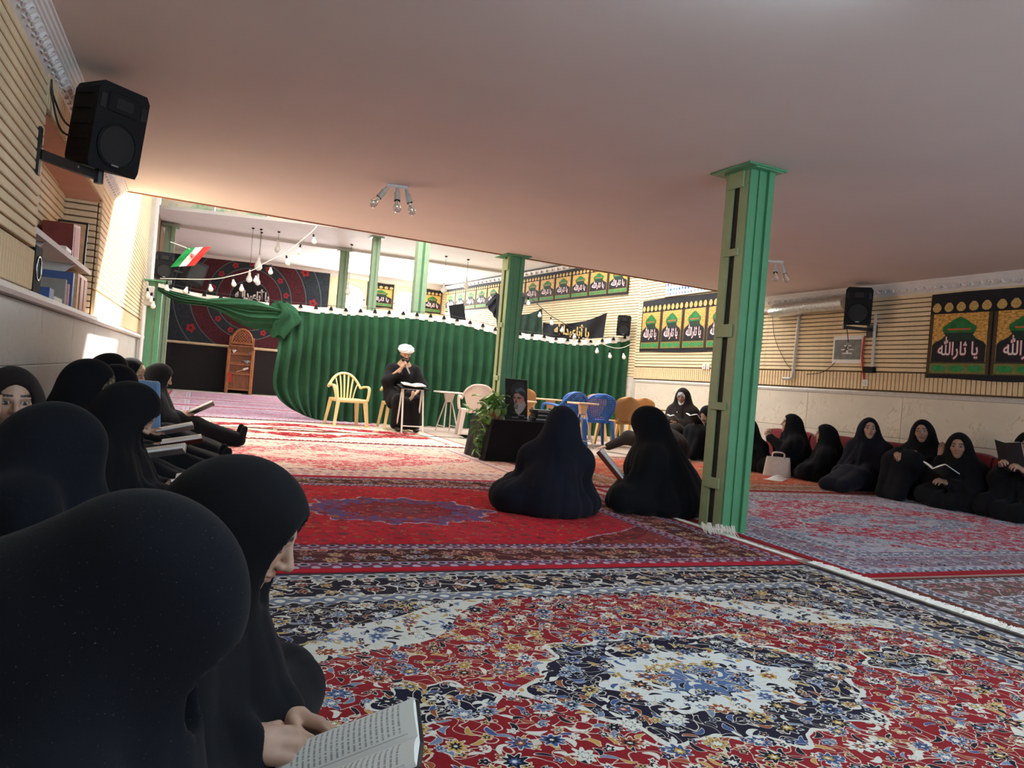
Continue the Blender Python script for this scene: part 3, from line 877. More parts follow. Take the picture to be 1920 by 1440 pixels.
def v3(*a): return np.array(a, float)
def s_ell(P, c, r, R=None):
    q = P - np.array(c, float)
    if R is not None: q = q @ R                 # R columns = local axes
    r = np.array(r, float)
    k0 = np.sqrt(((q / r) ** 2).sum(1)); k1 = np.sqrt(((q / (r * r)) ** 2).sum(1))
    return k0 * (k0 - 1) / np.maximum(k1, 1e-9)
def s_cap(P, a, b, ra, rb):
    a = np.array(a, float); b = np.array(b, float); d = b - a
    t = np.clip(((P - a) @ d) / max(d @ d, 1e-9), 0, 1)
    return np.linalg.norm(P - a - t[:, None] * d, axis=1) - (ra + (rb - ra) * t)
def smin(a, b, k):
    h = np.clip(0.5 + 0.5 * (b - a) / k, 0, 1)
    return b * (1 - h) + a * h - k * h * (1 - h)
def smax(a, b, k): return -smin(-a, -b, k)
def poly_sdf(fn, lo, hi, h):
    """sample coarsely, refine only the blocks near the surface, then extract it"""
    lo = np.array(lo, float); hi = np.array(hi, float)
    B = 4
    nb = np.ceil((hi - lo) / (h * B)).astype(int) + 1
    n = nb * B
    cc = np.stack(np.meshgrid(*[lo[i] + h * (B * np.arange(nb[i]) + (B - 1) / 2) for i in range(3)], indexing='ij'), -1).reshape(-1, 3)
    fc = fn(cc).reshape(nb)
    near = np.abs(fc) < h * B * 1.35 + .012
    f = np.repeat(np.repeat(np.repeat(fc, B, 0), B, 1), B, 2)
    mk = np.repeat(np.repeat(np.repeat(near, B, 0), B, 1), B, 2)
    ii = np.argwhere(mk)
    f[mk] = fn(lo + ii * h)
    f[[0, -1]] = 1; f[:, [0, -1]] = 1; f[:, :, [0, -1]] = 1
    return surface_nets(f, lo, h)

# ---- head, local frame: face towards +y, up +z, origin between the ears
def head_sdf(P, mouth=0.0, man=False):
    X = P.copy(); ax = np.abs(X[:, 0]); Q = X.copy(); Q[:, 0] = ax
    d = s_ell(P, (0, -.008, .025), (.074, .094, .094))
    d = smin(d, s_ell(P, (0, .028, -.048 - mouth * .25), (.055 + .004 * man, .058, .066)), .03)
    d = smin(d, s_ell(P, (0, .064, -.092 - mouth * .6), (.024 + .004 * man, .02, .017)), .025)
    d = smin(d, s_ell(Q, (.040, .056, -.016), (.024, .022, .024)), .02)
    d = smin(d, s_ell(Q, (.026, .074, .031), (.026, .014, .009)), .014)
    d = smax(d, -s_ell(Q, (.031, .098, .011), (.018, .018, .0105)), .012)
    d = smin(d, s_ell(Q, (.031, .0705, .011), (.0135, .0135, .0115)), .003)
    d = smin(d, s_cap(P, (0, .084, .02), (0, .108, -.018), .0075, .0115), .012)
    d = smin(d, s_ell(Q, (.0115, .094, -.023), (.0085, .011, .008)), .006)
    d = smin(d, s_ell(P, (0, .088, -.047), (.022, .0085, .0055)), .005)
    d = smin(d, s_ell(P, (0, .086, -.059 - mouth), (.019, .0085, .006)), .005)
    if mouth > 0:
        d = smax(d, -s_ell(P, (0, .098, -.053 - mouth * .5), (.016, .03, .006 + mouth * .5)), .004)
    d = smin(d, s_ell(Q, (.077, -.008, .0), (.009, .02, .03)), .008)
    d = smin(d, s_cap(P, (0, -.022, -.06), (0, -.04, -.19), .054 + .006 * man, .058 + .006 * man), .03)
    return d
def head_paint(V, skin, closed=False, man=False, mouth=0.0):
    C = np.tile(np.array([*skin, 1.0]), (len(V), 1))
    x, y, z = np.abs(V[:, 0]), V[:, 1], V[:, 2]
    front = y > .045
    red = np.array([skin[0] * .85, skin[1] * .66, skin[2] * .64, 1])
    lips = front & (((x / .023) ** 2 + ((z + .053 + mouth * .5) / (.0125 + mouth * .5)) ** 2) < 1) & (y > .07)
    C[lips] = red
    if mouth > 0:
        C[front & (((x / .015) ** 2 + ((z + .053 + mouth * .5) / (.004 + mouth * .5)) ** 2) < 1) & (y < .088)] = (.03, .008, .008, 1)
    cheek = front & (((x - .042) / .02) ** 2 + ((z + .018) / .02) ** 2 < 1)
    C[cheek, :3] = C[cheek, :3] * np.array([1.03, .92, .9])
    bz = .036 + .10 * (x - .03) * np.where(x < .03, -.6, -.5) * 0 + .003 - ((x - .03) / .03) ** 2 * .004
    brow = front & (x > .011) & (x < .052) & (np.abs(z - bz) < .0042)
    C[brow] = (.03, .02, .016, 1)
    ev = ((x - .031) / .0155) ** 2 + ((z - .011) / .0075) ** 2
    eye = front & (ev < 1) & (y > .06)
    if closed:
        C[front & (np.abs(x - .031) < .015) & (np.abs(z - .007 + ((x - .031) / .015) ** 2 * -.002) < .0024)] = (.035, .022, .02, 1)
        C[front & (ev < 1.9) & (z > .008), :3] *= .86
    else:
        C[front & (ev < 1.25)] = (.07, .045, .035, 1)
        C[front & (((x - .031) / .0135) ** 2 + ((z - .011) / .0052) ** 2 < 1) & (y > .06)] = (.42, .38, .35, 1)
        C[front & (((x - .031) / .0062) ** 2 + ((z - .011) / .0068) ** 2 < 1)] = (.02, .012, .01, 1)
    if man:
        jaw = (z < -.012 - .9 * np.maximum(.05 - x, 0) * (x < .05)) & (y > -.02) & (z > -.125)
        st = front & (x < .03) & (z < -.030) & (z > -.047)
        C[(jaw & ((x > .036) | (z < -.066)) | st)] = (.028, .02, .017, 1)
    return C
SKINS = [(.40, .24, .165), (.45, .28, .20), (.34, .195, .13), (.43, .265, .185)]
_hc = {}
def head_mesh(kind):
    if kind not in _hc:
        mouth = .03 if kind == 'yawn' else 0.0
        V, F = poly_sdf(lambda P: head_sdf(P, mouth, kind == 'man'), (-.095, -.12, -.2), (.095, .135, .135), .0046)
        _hc[kind] = (V, F)
    return _hc[kind]

# ---- right hand, local frame: wrist at origin, fingers +y, palm faces -z, thumb on -x
def hand_sdf(P, curl, spread=.0):
    d = s_cap(P, (-.022, .02, 0), (-.027, .08, 0), .017, .0135)
    d = smin(d, s_cap(P, (.0, .02, 0), (.0, .085, 0), .018, .014), .012)
    d = smin(d, s_cap(P, (.02, .02, 0), (.027, .076, 0), .016, .012), .012)
    d = smin(d, s_cap(P, (0, .02, 0), (0, -.075, .003), .024, .028), .02)
    base = [(-.029, .083, 0), (-.010, .089, 0), (.010, .086, 0), (.029, .077, 0)]
    ln = [.070, .078, .073, .058]
    for i in range(4):
        p = v3(*base[i]); a = curl * (.75 + .1 * i); L = ln[i]; th = 0.0; sp = spread * (i - 1.5)
        r = .0092 - .0008 * (i == 3)
        pts = [p]
        for s, k in ((.44, 1.0), (.31, 1.15), (.25, .8)):
            th += a * k
            p = p + L * s * v3(math.sin(sp) * math.cos(th) * -1, math.cos(sp) * math.cos(th), -math.sin(th)); pts.append(p)
        f = s_cap(P, pts[0], pts[1], r, r * .95)
        f = smin(f, s_cap(P, pts[1], pts[2], r * .97, r * .88), .003)
        f = smin(f, s_cap(P, pts[2], pts[3], r * .9, r * .74), .003)
        d = smin(d, f, .006)
    t0, t1 = v3(-.026, .018, -.004), v3(-.052, .046, -.014 - curl * .012)
    t2 = t1 + v3(-.012 + curl * .016, .028, -.012 - curl * .014); t3 = t2 + v3(.006 + curl * .014, .022, -.008 - curl * .006)
    f = smin(s_cap(P, t0, t1, .016, .012), s_cap(P, t1, t2, .0115, .0102), .004)
    f = smin(f, s_cap(P, t2, t3, .0102, .008), .004)
    return smin(d, f, .008)
_hd = {}
def hand_mesh(curl):
    k = round(curl, 2)
    if k not in _hd:
        _hd[k] = poly_sdf(lambda P: hand_sdf(P, curl, .09), (-.10, -.15, -.10), (.06, .19, .06), .0042)
    return _hd[k]

def frame_from(fwd, up):
    f = np.array(fwd, float); f /= np.linalg.norm(f)
    u = np.array(up, float); u = u - f * (u @ f); u /= np.linalg.norm(u)
    x = np.cross(f, u)
    return np.stack([x, f, u], 1)                # columns x, y(fwd), z(up)
def rot_head(yaw, pitch, roll=0.0):
    """face direction: yaw to the left positive, pitch down positive"""
    cy, sy = math.cos(yaw), math.sin(yaw)
    f = v3(-sy * math.cos(pitch), cy * math.cos(pitch), -math.sin(pitch))
    u = v3(-sy * math.sin(pitch), cy * math.sin(pitch), math.cos(pitch))
    R = frame_from(f, u)
    if roll:
        c, s = math.cos(roll), math.sin(roll)
        R = R @ np.array([[c, 0, s], [0, 1, 0], [-s, 0, c]])
    return R

def mesh_from(name, V, F, mat, smooth=True, cols=None):
    me = bpy.data.meshes.new(name)
    me.vertices.add(len(V)); me.vertices.foreach_set('co', np.ascontiguousarray(V, dtype=np.float32).ravel())
    me.loops.add(len(F) * 4); me.loops.foreach_set('vertex_index', np.ascontiguousarray(F, dtype=np.int32).ravel())
    me.polygons.add(len(F))
    me.polygons.foreach_set('loop_start', np.arange(0, len(F) * 4, 4, dtype=np.int32))
    try: me.polygons.foreach_set('loop_total', np.full(len(F), 4, dtype=np.int32))
    except Exception: pass
    me.polygons.foreach_set('use_smooth', np.ones(len(F), dtype=bool))
    me.materials.append(mat)
    me.update(calc_edges=True)
    if cols is not None:
        a = me.color_attributes.new('Col', 'FLOAT_COLOR', 'POINT')
        a.data.foreach_set('color', np.ascontiguousarray(cols, dtype=np.float32).ravel())
    me.validate()
    return me

def skin_mat():
    m = NT('skin'); a = m.n('ShaderNodeAttribute'); a.attribute_name = 'Col'
    nz = m.noise(m.coord('Object'), 60.0, 3.0)
    c = m.mulc(a.outputs['Color'], nz * 0.25 + 0.875)
    m.b.inputs['Subsurface Weight'].default_value = 0.06
    m.b.inputs['Subsurface Radius'].default_value = (0.01, 0.004, 0.002)
    m.bump(nz, 0.05, 0.002)
    return m.fin(c, 0.5)
M['skin'] = skin_mat()
def cloth_mat(name, rgb, speck=0.0, rough=0.9, sheen=0.04):
    m = NT(name); c = lin(rgb); v = m.coord('Object')
    a = m.noise(v, 3.0, 4.0); w = m.noise(v, 420.0, 2.0)
    col = m.ramp(a, [(0.3, tuple(k * .8 for k in c)), (0.7, tuple(min(1, k * 1.25) for k in c))], 'LINEAR')
    if speck > 0:
        s = m.noise(v, 420.0, 1.0).gt(0.765) * speck
        col = m.mixc(s, col, (0.25, 0.28, 0.32))
    m.bump(w, 0.35, 0.0015)
    return m.fin(col, rough, spec=0.12, sheen=sheen)
M['chador'] = cloth_mat('black_chador_cloth', (17, 18, 22))
M['chador_blue'] = cloth_mat('blue_black_chador_cloth', (16, 19, 26), 0.5)
M['chador_brown'] = cloth_mat('brown_black_chador_cloth', (34, 29, 28))
M['chador_navy'] = cloth_mat('navy_black_chador_cloth', (22, 24, 34))
M['robe'] = cloth_mat('black_robe_cloth', (26, 25, 28))
M['sock'] = cloth_mat('black_sock', (24, 24, 27))
def print_mat(name, base, spots, sc_):
    m = NT(name); v = m.coord('Object')
    vo = m.n('ShaderNodeTexVoronoi'); m.link(v, vo.inputs['Vector']); vo.inputs['Scale'].default_value = sc_
    r, g, b = m.sep(vo.outputs['Color'])
    col = m.ramp(r, [(0, lin(base)), (.55, lin(spots[0])), (.8, lin(spots[1]))])
    return m.fin(col, 0.85)
M['scarf_white'] = print_mat('white_print_scarf', (224, 226, 230), ((150, 156, 166), (90, 96, 104)), 90)
M['scarf_plain'] = cloth_mat('tan_underscarf', (176, 160, 130))
M['scarf_olive'] = print_mat('olive_print_scarf', (70, 66, 50), ((120, 110, 80), (40, 38, 32)), 70)
M['scarf_tan'] = print_mat('tan_print_scarf', (150, 130, 96), ((120, 100, 74), (176, 156, 118)), 40)

LEGS = {
    'cross': (((.33, .26, .11), (-.10, .34, .06)), ((-.33, .26, .11), (.12, .30, .06))),
    'legs': (((.10, .44, .17), (.11, .86, .07)), ((-.10, .44, .15), (-.09, .84, .07))),
    'knees': (((.11, .37, .40), (.12, .48, .06)), ((-.11, .37, .40), (-.10, .50, .06))),
    'oneknee': (((.13, .36, .40), (.13, .46, .06)), ((-.34, .24, .11), (.02, .36, .06))),
    'kneel': (((.15, .36, .09), (.12, -.12, .06)), ((-.15, .36, .09), (-.12, -.12, .06))),
    'side': (((.05, .40, .10), (.34, .16, .06)), ((-.22, .36, .12), (.20, .05, .06))),
}
def chador_fn(J, p):
    hc, R = J['head'], J['R']
    seed = p.get('seed', 0); rr = random.Random(seed); ph = [rr.uniform(0, 6.28) for _ in range(6)]
    wide = p.get('wide', 1.0); famp = p.get('fold', .020)
    tight = p.get('tight', 1.0)
    drape = p.get('drape', ())
    def fn(P):
        sl, sr, ch, pe = J['sl'], J['sr'], J['chest'], J['pelvis']
        hb = hc + R @ v3(0, -.012, .012)
        d = s_ell(P, hb, (.096 * tight, .116 * tight, .126), R)
        neck = (sl + sr) / 2
        d = smin(d, s_cap(P, hc + R @ v3(0, -.05, -.04), neck + v3(0, -.02, .0), .095, .13), .07)
        d = smin(d, s_cap(P, hc + R @ v3(0, -.06, .0), pe + v3(0, -.10, .02), .085, .20 * wide), .08)
        d = smin(d, s_cap(P, hc + R @ v3(0, .03, -.125), neck + v3(0, .10, -.10), .055, .10), .04)
        for s in (sl, sr):
            d = smin(d, s_cap(P, hc + R @ v3(0, -.03, -.05), s, .085, .08), .07)
        d = smin(d, s_cap(P, sl, sr, .08, .08), .05)
        d = smin(d, s_cap(P, neck - v3(0, 0, .05), pe + v3(0, -.02, .06), .165 * wide, .21 * wide), .07)
        for s, e, w in J['arms']:
            d = smin(d, s_cap(P, s, e, .078, .072), .06)
            d = smin(d, s_cap(P, e, w, .072, .046), .04)
            d = smin(d, s_cap(P, e, (e + pe) / 2 + v3(0, .06, -.02), .07, .10), .09)
        for k, (hip, kn, ft) in enumerate(J['legs']):
            d = smin(d, s_cap(P, hip, kn, .12 * wide, .085), .08)
            d = smin(d, s_cap(P, kn, ft, .085, .06), .06)
            sh = sl if (sl - hip)[0] * (hip - pe)[0] > 0 else sr
            d = smin(d, s_cap(P, sh, hip * .5 + kn * .5, .07, .085), .10)
        (h0, k0, f0), (h1, k1, f1) = J['legs']
        if p.get('web', True) and np.linalg.norm(k0 - k1) < .45:
            d = smin(d, s_cap(P, k0, k1, .075, .075), .07)
            d = smin(d, s_cap(P, (k0 + k1) / 2, (f0 + f1) / 2 - v3(0, .04, 0), .10, .075), .07)
        for c, r in J.get('extra', ()):
            d = smin(d, s_ell(P, c, r), .08)
        for a, b, ra, rb in drape:
            d = smin(d, s_cap(P, a, b, ra, rb), .08)
        d = smin(d, s_ell(P, pe + v3(0, .02, -.06), (.31 * wide, .28 * wide, .10)), .09)
        # folds: creases run down from the head, deepest towards the hem
        ax = P[:, 0] - (pe[0] + hc[0]) / 2; ay = P[:, 1] - (pe[1] * .6 + hc[1] * .4)
        th = np.arctan2(ay, ax); z = P[:, 2]
        amt = np.clip((hc[2] - .03 - z) / .40, 0, 1) ** 0.9
        q1 = np.abs(np.sin(4.5 * th + 1.1 * np.sin(2 * th + ph[0]) + 2.0 * z + ph[1]))
        q2 = np.abs(np.sin(8 * th + 1.5 * np.sin(3 * th + ph[2]) - 2.6 * z + ph[3]))
        q3 = np.abs(np.sin(7.5 * (z + .35 * ay) + 1.6 * np.sin(th + ph[4]) + ph[5]))
        w = (0.5 - q1 ** .7) * .9 + (0.5 - q2 ** .7) * .55 + (0.5 - q3 ** .6) * .35
        d = d + famp * amt * w
        d = smax(d, .002 - z, .02)
        if 'back' in p: d = smax(d, -(P[:, 1] + p['back']), .05)
        if not p.get('noface'):
            fo = s_ell(P, hc + R @ v3(0, .105, -.012), (.060 * p.get('open', 1), .088, .086 * p.get('open', 1)), R)
            d = smax(d, -fo, .010)
        return d
    return fn

def person(label, loc, rz, pose='cross', zt=.80, lean=.10, side=0.0, yaw=0.0, pitch=.25, roll=0.0, hands=(), face='w', skin=0, mat='chador', h=.0135, group=None,
           scarf=None, closed=True, feet=False, seat=0.0, legs=None, slump=0.0, name='person', **p):
    t = thing(name, label, 'person', (loc[0], loc[1], loc[2] if len(loc) > 2 else 0.013), rz, group)
    R = rot_head(yaw, pitch, roll)
    J = {}
    J['R'] = R
    hc = v3(side, lean + .03, zt - .145 + .0); J['head'] = hc
    nk = hc + R @ v3(0, -.045, -.15) * .55 + v3(0, 0, -.09)
    nk = v3(side * .75, lean * .72 - .01, hc[2] - .215 - slump)
    sw = p.get('sw', .165)
    J['sl'], J['sr'] = nk + v3(sw, 0, -.03), nk + v3(-sw, 0, -.03)
    J['pelvis'] = v3(0, 0, .13 + seat); J['chest'] = (nk + J['pelvis']) / 2
    L = legs or LEGS[pose]
    lx = p.get('lx', 1.0); L = tuple(tuple((q[0] * lx, q[1], q[2]) for q in l_) for l_ in L)
    J['legs'] = [(J['pelvis'] + v3(.08 * (1 if k == 0 else -1), .02, -.01), v3(*L[k][0]) + v3(0, 0, seat if not legs else 0), v3(*L[k][1])) for k in (0, 1)]
    J['arms'] = []
    hl = list(hands)
    for s in (1, -1):
        sh = J['sl'] if s > 0 else J['sr']
        hd = [q for q in hl if (q['side'] == 'L') == (s < 0)] if False else [q for q in hl if q['x'] * s > 0 or (q['x'] == 0)]
        q = next((q for q in hl if q['side'] == ('R' if s > 0 else 'L')), None)
        if q is not None:
            wp = v3(*q['w']); fd = np.array(q['dir'], float); fd /= np.linalg.norm(fd)
            el = q.get('el'); el = v3(*el) if el else (sh + wp) / 2 + v3(s * .09, -.05, -.12)
            J['arms'].append((sh, el, wp - fd * .02))
        else:
            el = sh + v3(s * .05, .10, -.24); wp = v3(s * .07, .22 + lean * .3, max(.2 + seat * .8, nk[2] - .36))
            J['arms'].append((sh, el, wp))
    J['extra'] = p.get('extra', ())
    pts = [hc, J['sl'], J['sr'], J['pelvis']] + [q for a in J['arms'] for q in a] + [q for a in J['legs'] for q in a] + [v3(*c) + s * v3(*r) * .8 for c, r in J['extra'] for s in (1, -1)]
    pts = np.array(pts); lo = pts.min(0) - .30; hi = pts.max(0) + .22
    lo[2] = -.03
    V, F = poly_sdf(chador_fn(J, p), lo, hi, h)
    def wallclip(V):
        if 'wall' in p:
            c_, s_ = math.cos(rz), math.sin(rz); wx = loc[0] + c_ * V[:, 0] - s_ * V[:, 1]; k_ = np.maximum(p['wall'] - wx, 0)
            V = V + np.stack([k_ * c_, -k_ * s_, 0 * k_], 1)
        return V
    V = wallclip(V)
    me = mesh_from('chador', V, F, M[mat])
    link(bpy.data.objects.new('chador', me), t)
    # body: one mesh holding head, neck, trunk, limbs and hands
    Vs, Fs, Cs = [], [], []
    def put(V, F, C):
        n = sum(len(x) for x in Vs); Vs.append(V); Fs.append(F + n); Cs.append(C)
    sk = SKINS[skin]
    if not p.get('noface'):
        HV, HF = head_mesh(face)
        put(HV @ R.T + hc, HF, head_paint(HV, sk, closed, False, .03 if face == 'yawn' else 0))
    for q in hl:
        HV, HF = hand_mesh(q.get('curl', .5))
        HV = HV.copy(); HF2 = HF
        if q['side'] == 'R' : pass
        else:
            HV[:, 0] *= -1; HF2 = HF[:, ::-1]
        Rh = frame_from(q['dir'], q['up'])
        put(HV @ Rh.T + v3(*q['w']), HF2, np.tile(np.array([*sk, 1.]), (len(HV), 1)))
    def trunk(P):
        d = s_cap(P, hc + R @ v3(0, -.03, -.12), nk, .055, .06)
        d = smin(d, s_cap(P, J['sl'], J['sr'], .055, .055), .05)
        d = smin(d, s_cap(P, nk - v3(0, 0, .05), J['pelvis'], .12, .14), .06)
        for a, b, c in J['arms']:
            d = smin(d, s_cap(P, a, b, .045, .04), .03); d = smin(d, s_cap(P, b, c, .038, .028), .02)
        for a, b, c in J['legs']:
            d = smin(d, s_cap(P, a, b, .075, .055), .04); d = smin(d, s_cap(P, b, c, .05, .035), .03)
        return d
    BV, BF = poly_sdf(trunk, lo, hi, .03)
    BV[:, 2] = np.maximum(BV[:, 2], .01)
    if 'back' in p: BV[:, 1] = np.maximum(BV[:, 1], -p['back'] + .01)
    put(BV, BF, np.tile(np.array([*sk, 1.]), (len(BV), 1)))
    me = mesh_from('body', wallclip(np.concatenate(Vs)), np.concatenate(Fs), M['skin'], cols=np.concatenate(Cs))
    link(bpy.data.objects.new('body', me), t)
    if scarf:
        def sf(P):
            if p.get('sscale'): P = hc + (P - hc - R @ v3(0, .004, -.03)) / p['sscale']
            d = s_ell(P, hc + R @ v3(0, -.004, .02), (.088, .105, .112), R)
            d = smin(d, s_ell(P, hc + R @ v3(0, .03, -.085), (.066, .062, .06), R), .03)
            d = smin(d, s_cap(P, hc + R @ v3(0, .035, -.12), nk + v3(0, .12, -.08), .05, .075), .03)
            return smax(d, -s_ell(P, hc + R @ v3(0, .112, -.016), (.056, .08, .068), R), .01)
        SV, SF = poly_sdf(sf, hc - .26, hc + .2, .009)
        link(bpy.data.objects.new('headscarf', mesh_from('headscarf', SV, SF, M[scarf])), t)
    if feet:
        for k in (0, 1):
            f0 = v3(*L[k][1])
            def ff(P, f0=f0):
                return smin(s_cap(P, f0 + v3(0, -.10, .01), f0 + v3(0, .03, -.01), .05, .042), s_cap(P, f0 + v3(0, .03, -.015), f0 + v3((.03 if k == 0 else -.03), .06, .12), .042, .032), .03)
            SV, SF = poly_sdf(ff, f0 - .22, f0 + .24, .013)
            SV[:, 2] = np.maximum(SV[:, 2], .012)
            link(bpy.data.objects.new('sock', mesh_from('sock', SV, SF, M['sock'])), t)
    t['_hc'] = [float(x) for x in hc]
    del t['_hc']
    return t
def hand(side, w, dir, up, curl=.5, el=None): return dict(side=side, w=w, dir=dir, up=up, curl=curl, el=el, x=w[0])
# palms up under an open book held in front
def book_hands(z=.30, y=.34, w=.10, tilt=.3):
    return (hand('R', (w, y - .09, z), (-.25, 1, .35), (.75, .1, .6), .75), hand('L', (-w, y - .09, z), (.25, 1, .35), (-.75, .1, .6), .75))

# ---- open book
def page_mat(name, rgb=(228, 230, 224)):
    m = NT(name); x, y, z = m.sep(m.coord('Object'))
    rows = ((y * 95.0).fract() - .5).abs().lt(.2)
    wr = m.noise(m.comb(x * 260.0, (y * 95.0).floor() * 9.0), 1.0, 2.0).gt(.46)
    mar = x.abs().band(.016, .094) * y.abs().lt(.105)
    fr = x.abs().band(.010, .012).max(x.abs().band(.098, .100)) * y.abs().lt(.113)
    col = m.mixc(rows * wr * mar * .55, lin(rgb), lin(60, 62, 60)); col = m.mixc(fr * .5, col, lin(120, 130, 120))
    return m.fin(col, .75)
M['page'] = page_mat('printed_page', (236, 238, 232))
M['cover_black'] = pmat('black_leather_cover', (28, 26, 26), .5)
M['cover_red'] = pmat('red_brown_cover', (120, 60, 50), .5)
M['cover_grey'] = pmat('grey_cover', (150, 146, 142), .6)
M['cover_blue'] = pmat('blue_cover', (66, 96, 150), .5)
def open_book(label, loc, rot, size=(.105, .125), cover='cover_black', openness=.35, group=None, thick=.012):
    t = thing('open_book', label, 'book', loc, 0, group); t.rotation_euler = rot
    w, hgt = size
    for s in (-1, 1):
        def pg(u, v, s=s, top=1):
            x = u * w; zz = x * math.tan(openness) + .010 * math.sin(min(u * 3.0, PI)) * top + (thick * (1 - .25 * u) if top else 0)
            return (s * x, (v * 2 - 1) * hgt, zz)
        b = MB(); b.grid(lambda u, v: pg(u, v, s, 1) if s > 0 else pg(1 - u, v, s, 1), 10, 1)
        b.grid(lambda u, v: pg(1 - u, v, s, 0) if s > 0 else pg(u, v, s, 0), 10, 1)
        n = 11
        for j, off in ((0, 0), (1, n)):
            pass
        A = [pg(i / 10, 0, s, 1) for i in range(11)] + [pg(i / 10, 0, s, 0) for i in range(11)]
        B = [pg(i / 10, 1, s, 1) for i in range(11)] + [pg(i / 10, 1, s, 0) for i in range(11)]
        b.add(A, [(i, i + 1, i + 12, i + 11) for i in range(10)]); b.add(B, [(i, i + 1, i + 12, i + 11) for i in range(10)])
        b.add([pg(1, 0, s, 1), pg(1, 1, s, 1), pg(1, 1, s, 0), pg(1, 0, s, 0)], [(0, 1, 2, 3)])
        b.build('pages', M['page'], t, smooth=30)
        q = MB(); a = openness
        q.box((s * (w + .004) / 2, 0, (w / 2) * math.tan(a) - .003), ((w + .006) / math.cos(a), hgt * 2 + .012, .004), RY(-s * a))
        q.build('cover', M[cover], t)
    return t
# ---------------- the people
R90 = PI / 2
# right wall, facing the room (local +y turned to -x)
def RW(x, y, dz=0): return R90 + dz
person('woman in black chador and white print scarf on a low chair by the right wall', (7.15, 10.12), R90 + .45, legs=(((.13, .40, .36), (.12, .44, .06)), ((-.13, .40, .36), (-.12, .46, .06))), zt=1.04, seat=.22, lean=.05, pitch=.3, yaw=.25, scarf='scarf_white', mat='chador_brown', seed=1, skin=2, open=1.15,
       hands=(hand('R', (.05, .26, .50), (-.8, .5, .1), (0, .2, 1), .4), hand('L', (-.06, .28, .47), (.8, .5, -.1), (0, .2, 1), .4)))
person('woman in black chador reading behind the near column', (7.15, 9.32), R90 + .2, pose='knees', zt=.80, lean=.16, pitch=.5, seed=2, wide=.88, hands=book_hands(.46, .40))
person('woman in black chador bowed over an open book, right of the near column', (7.0, 8.25), R90 + .35, pose='cross', zt=.69, lean=.2, pitch=.62, seed=3, lx=.72, wide=.88, skin=1, open=1.05, hands=book_hands(.28, .42))
person('woman in black chador yawning in profile with hands clasped', (7.22, 7.72), 1.0, pose='kneel', zt=.80, lean=.06, pitch=-.06, yaw=-.05, face='yawn', seed=4, wide=.85, skin=1, open=1.25,
       hands=(hand('R', (.04, .33, .48), (-.6, .5, .7), (.3, .8, .3), .8), hand('L', (-.04, .34, .47), (.6, .5, .7), (-.3, .8, .3), .8)))
person('girl in black chador and dark scarf looking left in profile', (7.28, 7.2), .75, pose='cross', zt=.71, lean=.05, pitch=.05, yaw=.1, seed=5, lx=.72, wide=.85, skin=1, open=1.25, sw=.14, scarf=None)
person('woman in black chador facing the viewer, legs stretched over the rug', (7.3, 6.62), R90 + .35, pose='legs', zt=.84, lean=.04, pitch=-.02, yaw=.55, seed=6, wide=.92, skin=3, mat='chador_navy', open=1.25, closed=False)
person('woman in black chador with one knee raised, hand resting on it', (7.3, 5.9), R90 + .1, pose='knees', zt=.87, lean=.04, pitch=.0, yaw=.45, roll=.1, seed=7, wide=.88, skin=2, open=1.2, closed=False,
       hands=(hand('R', (.03, .40, .50), (-.5, .8, -.3), (0, .3, 1), .45), hand('L', (-.05, .37, .49), (.9, .4, -.2), (0, .3, 1), .45)))
person('woman in black chador raising a hand to her cheek above an open book', (7.22, 5.36), R90 + .12, pose='cross', zt=.77, lean=.12, pitch=.15, yaw=.4, seed=8, lx=.7, wide=.85, skin=2, open=1.25, closed=False,
       hands=(hand('R', (.16, .16, .50), (-.1, .1, 1), (.2, -.9, 0), .3, el=(.26, .12, .28)), hand('L', (-.04, .36, .26), (.2, 1, .3), (-.3, .2, .8), .6)))
person('woman in black chador holding a dark book, at the right edge of the picture', (7.28, 4.74), R90 + .1, pose='cross', zt=.84, lean=.06, pitch=.2, yaw=.45, seed=9, lx=.75, wide=.9, skin=3, open=1.25,
       hands=(hand('R', (.10, .30, .50), (-.35, .7, .5), (.7, -.3, .4), .8), hand('L', (-.10, .30, .47), (.35, .7, .5), (-.7, -.3, .4), .8)))
# centre
person('woman in black chador kneeling with her back to the viewer on the red rug', (2.36, 4.86), -.35, pose='side', zt=.76, lean=.06, side=.05, pitch=.35, yaw=.3, seed=21, h=.012, wide=1.0, noface=True, fold=.018, mat='chador_navy',
       extra=(((-.24, -.02, .10), (.17, .20, .13)), ((.12, .0, .06), (.18, .2, .1))))
person('woman in black chador sitting sideways with a book, left of the near column', (3.36, 4.98), 1.0, pose='cross', zt=.80, lean=.12, pitch=.5, seed=22, h=.012, wide=1.15, noface=True, fold=.018,
       extra=(((.0, -.1, .10), (.30, .22, .16)),))
person('woman in dark chador leaning forward with one hand on the floor by the chairs', (6.25, 9.12), .35, pose='kneel', zt=.66, lean=.42, pitch=.75, yaw=.5, seed=23, mat='chador_brown', skin=1,
       hands=(hand('L', (-.20, .96, .065), (-.95, .6, -.2), (0, .1, 1), .15, el=(-.15, .62, .24)),))
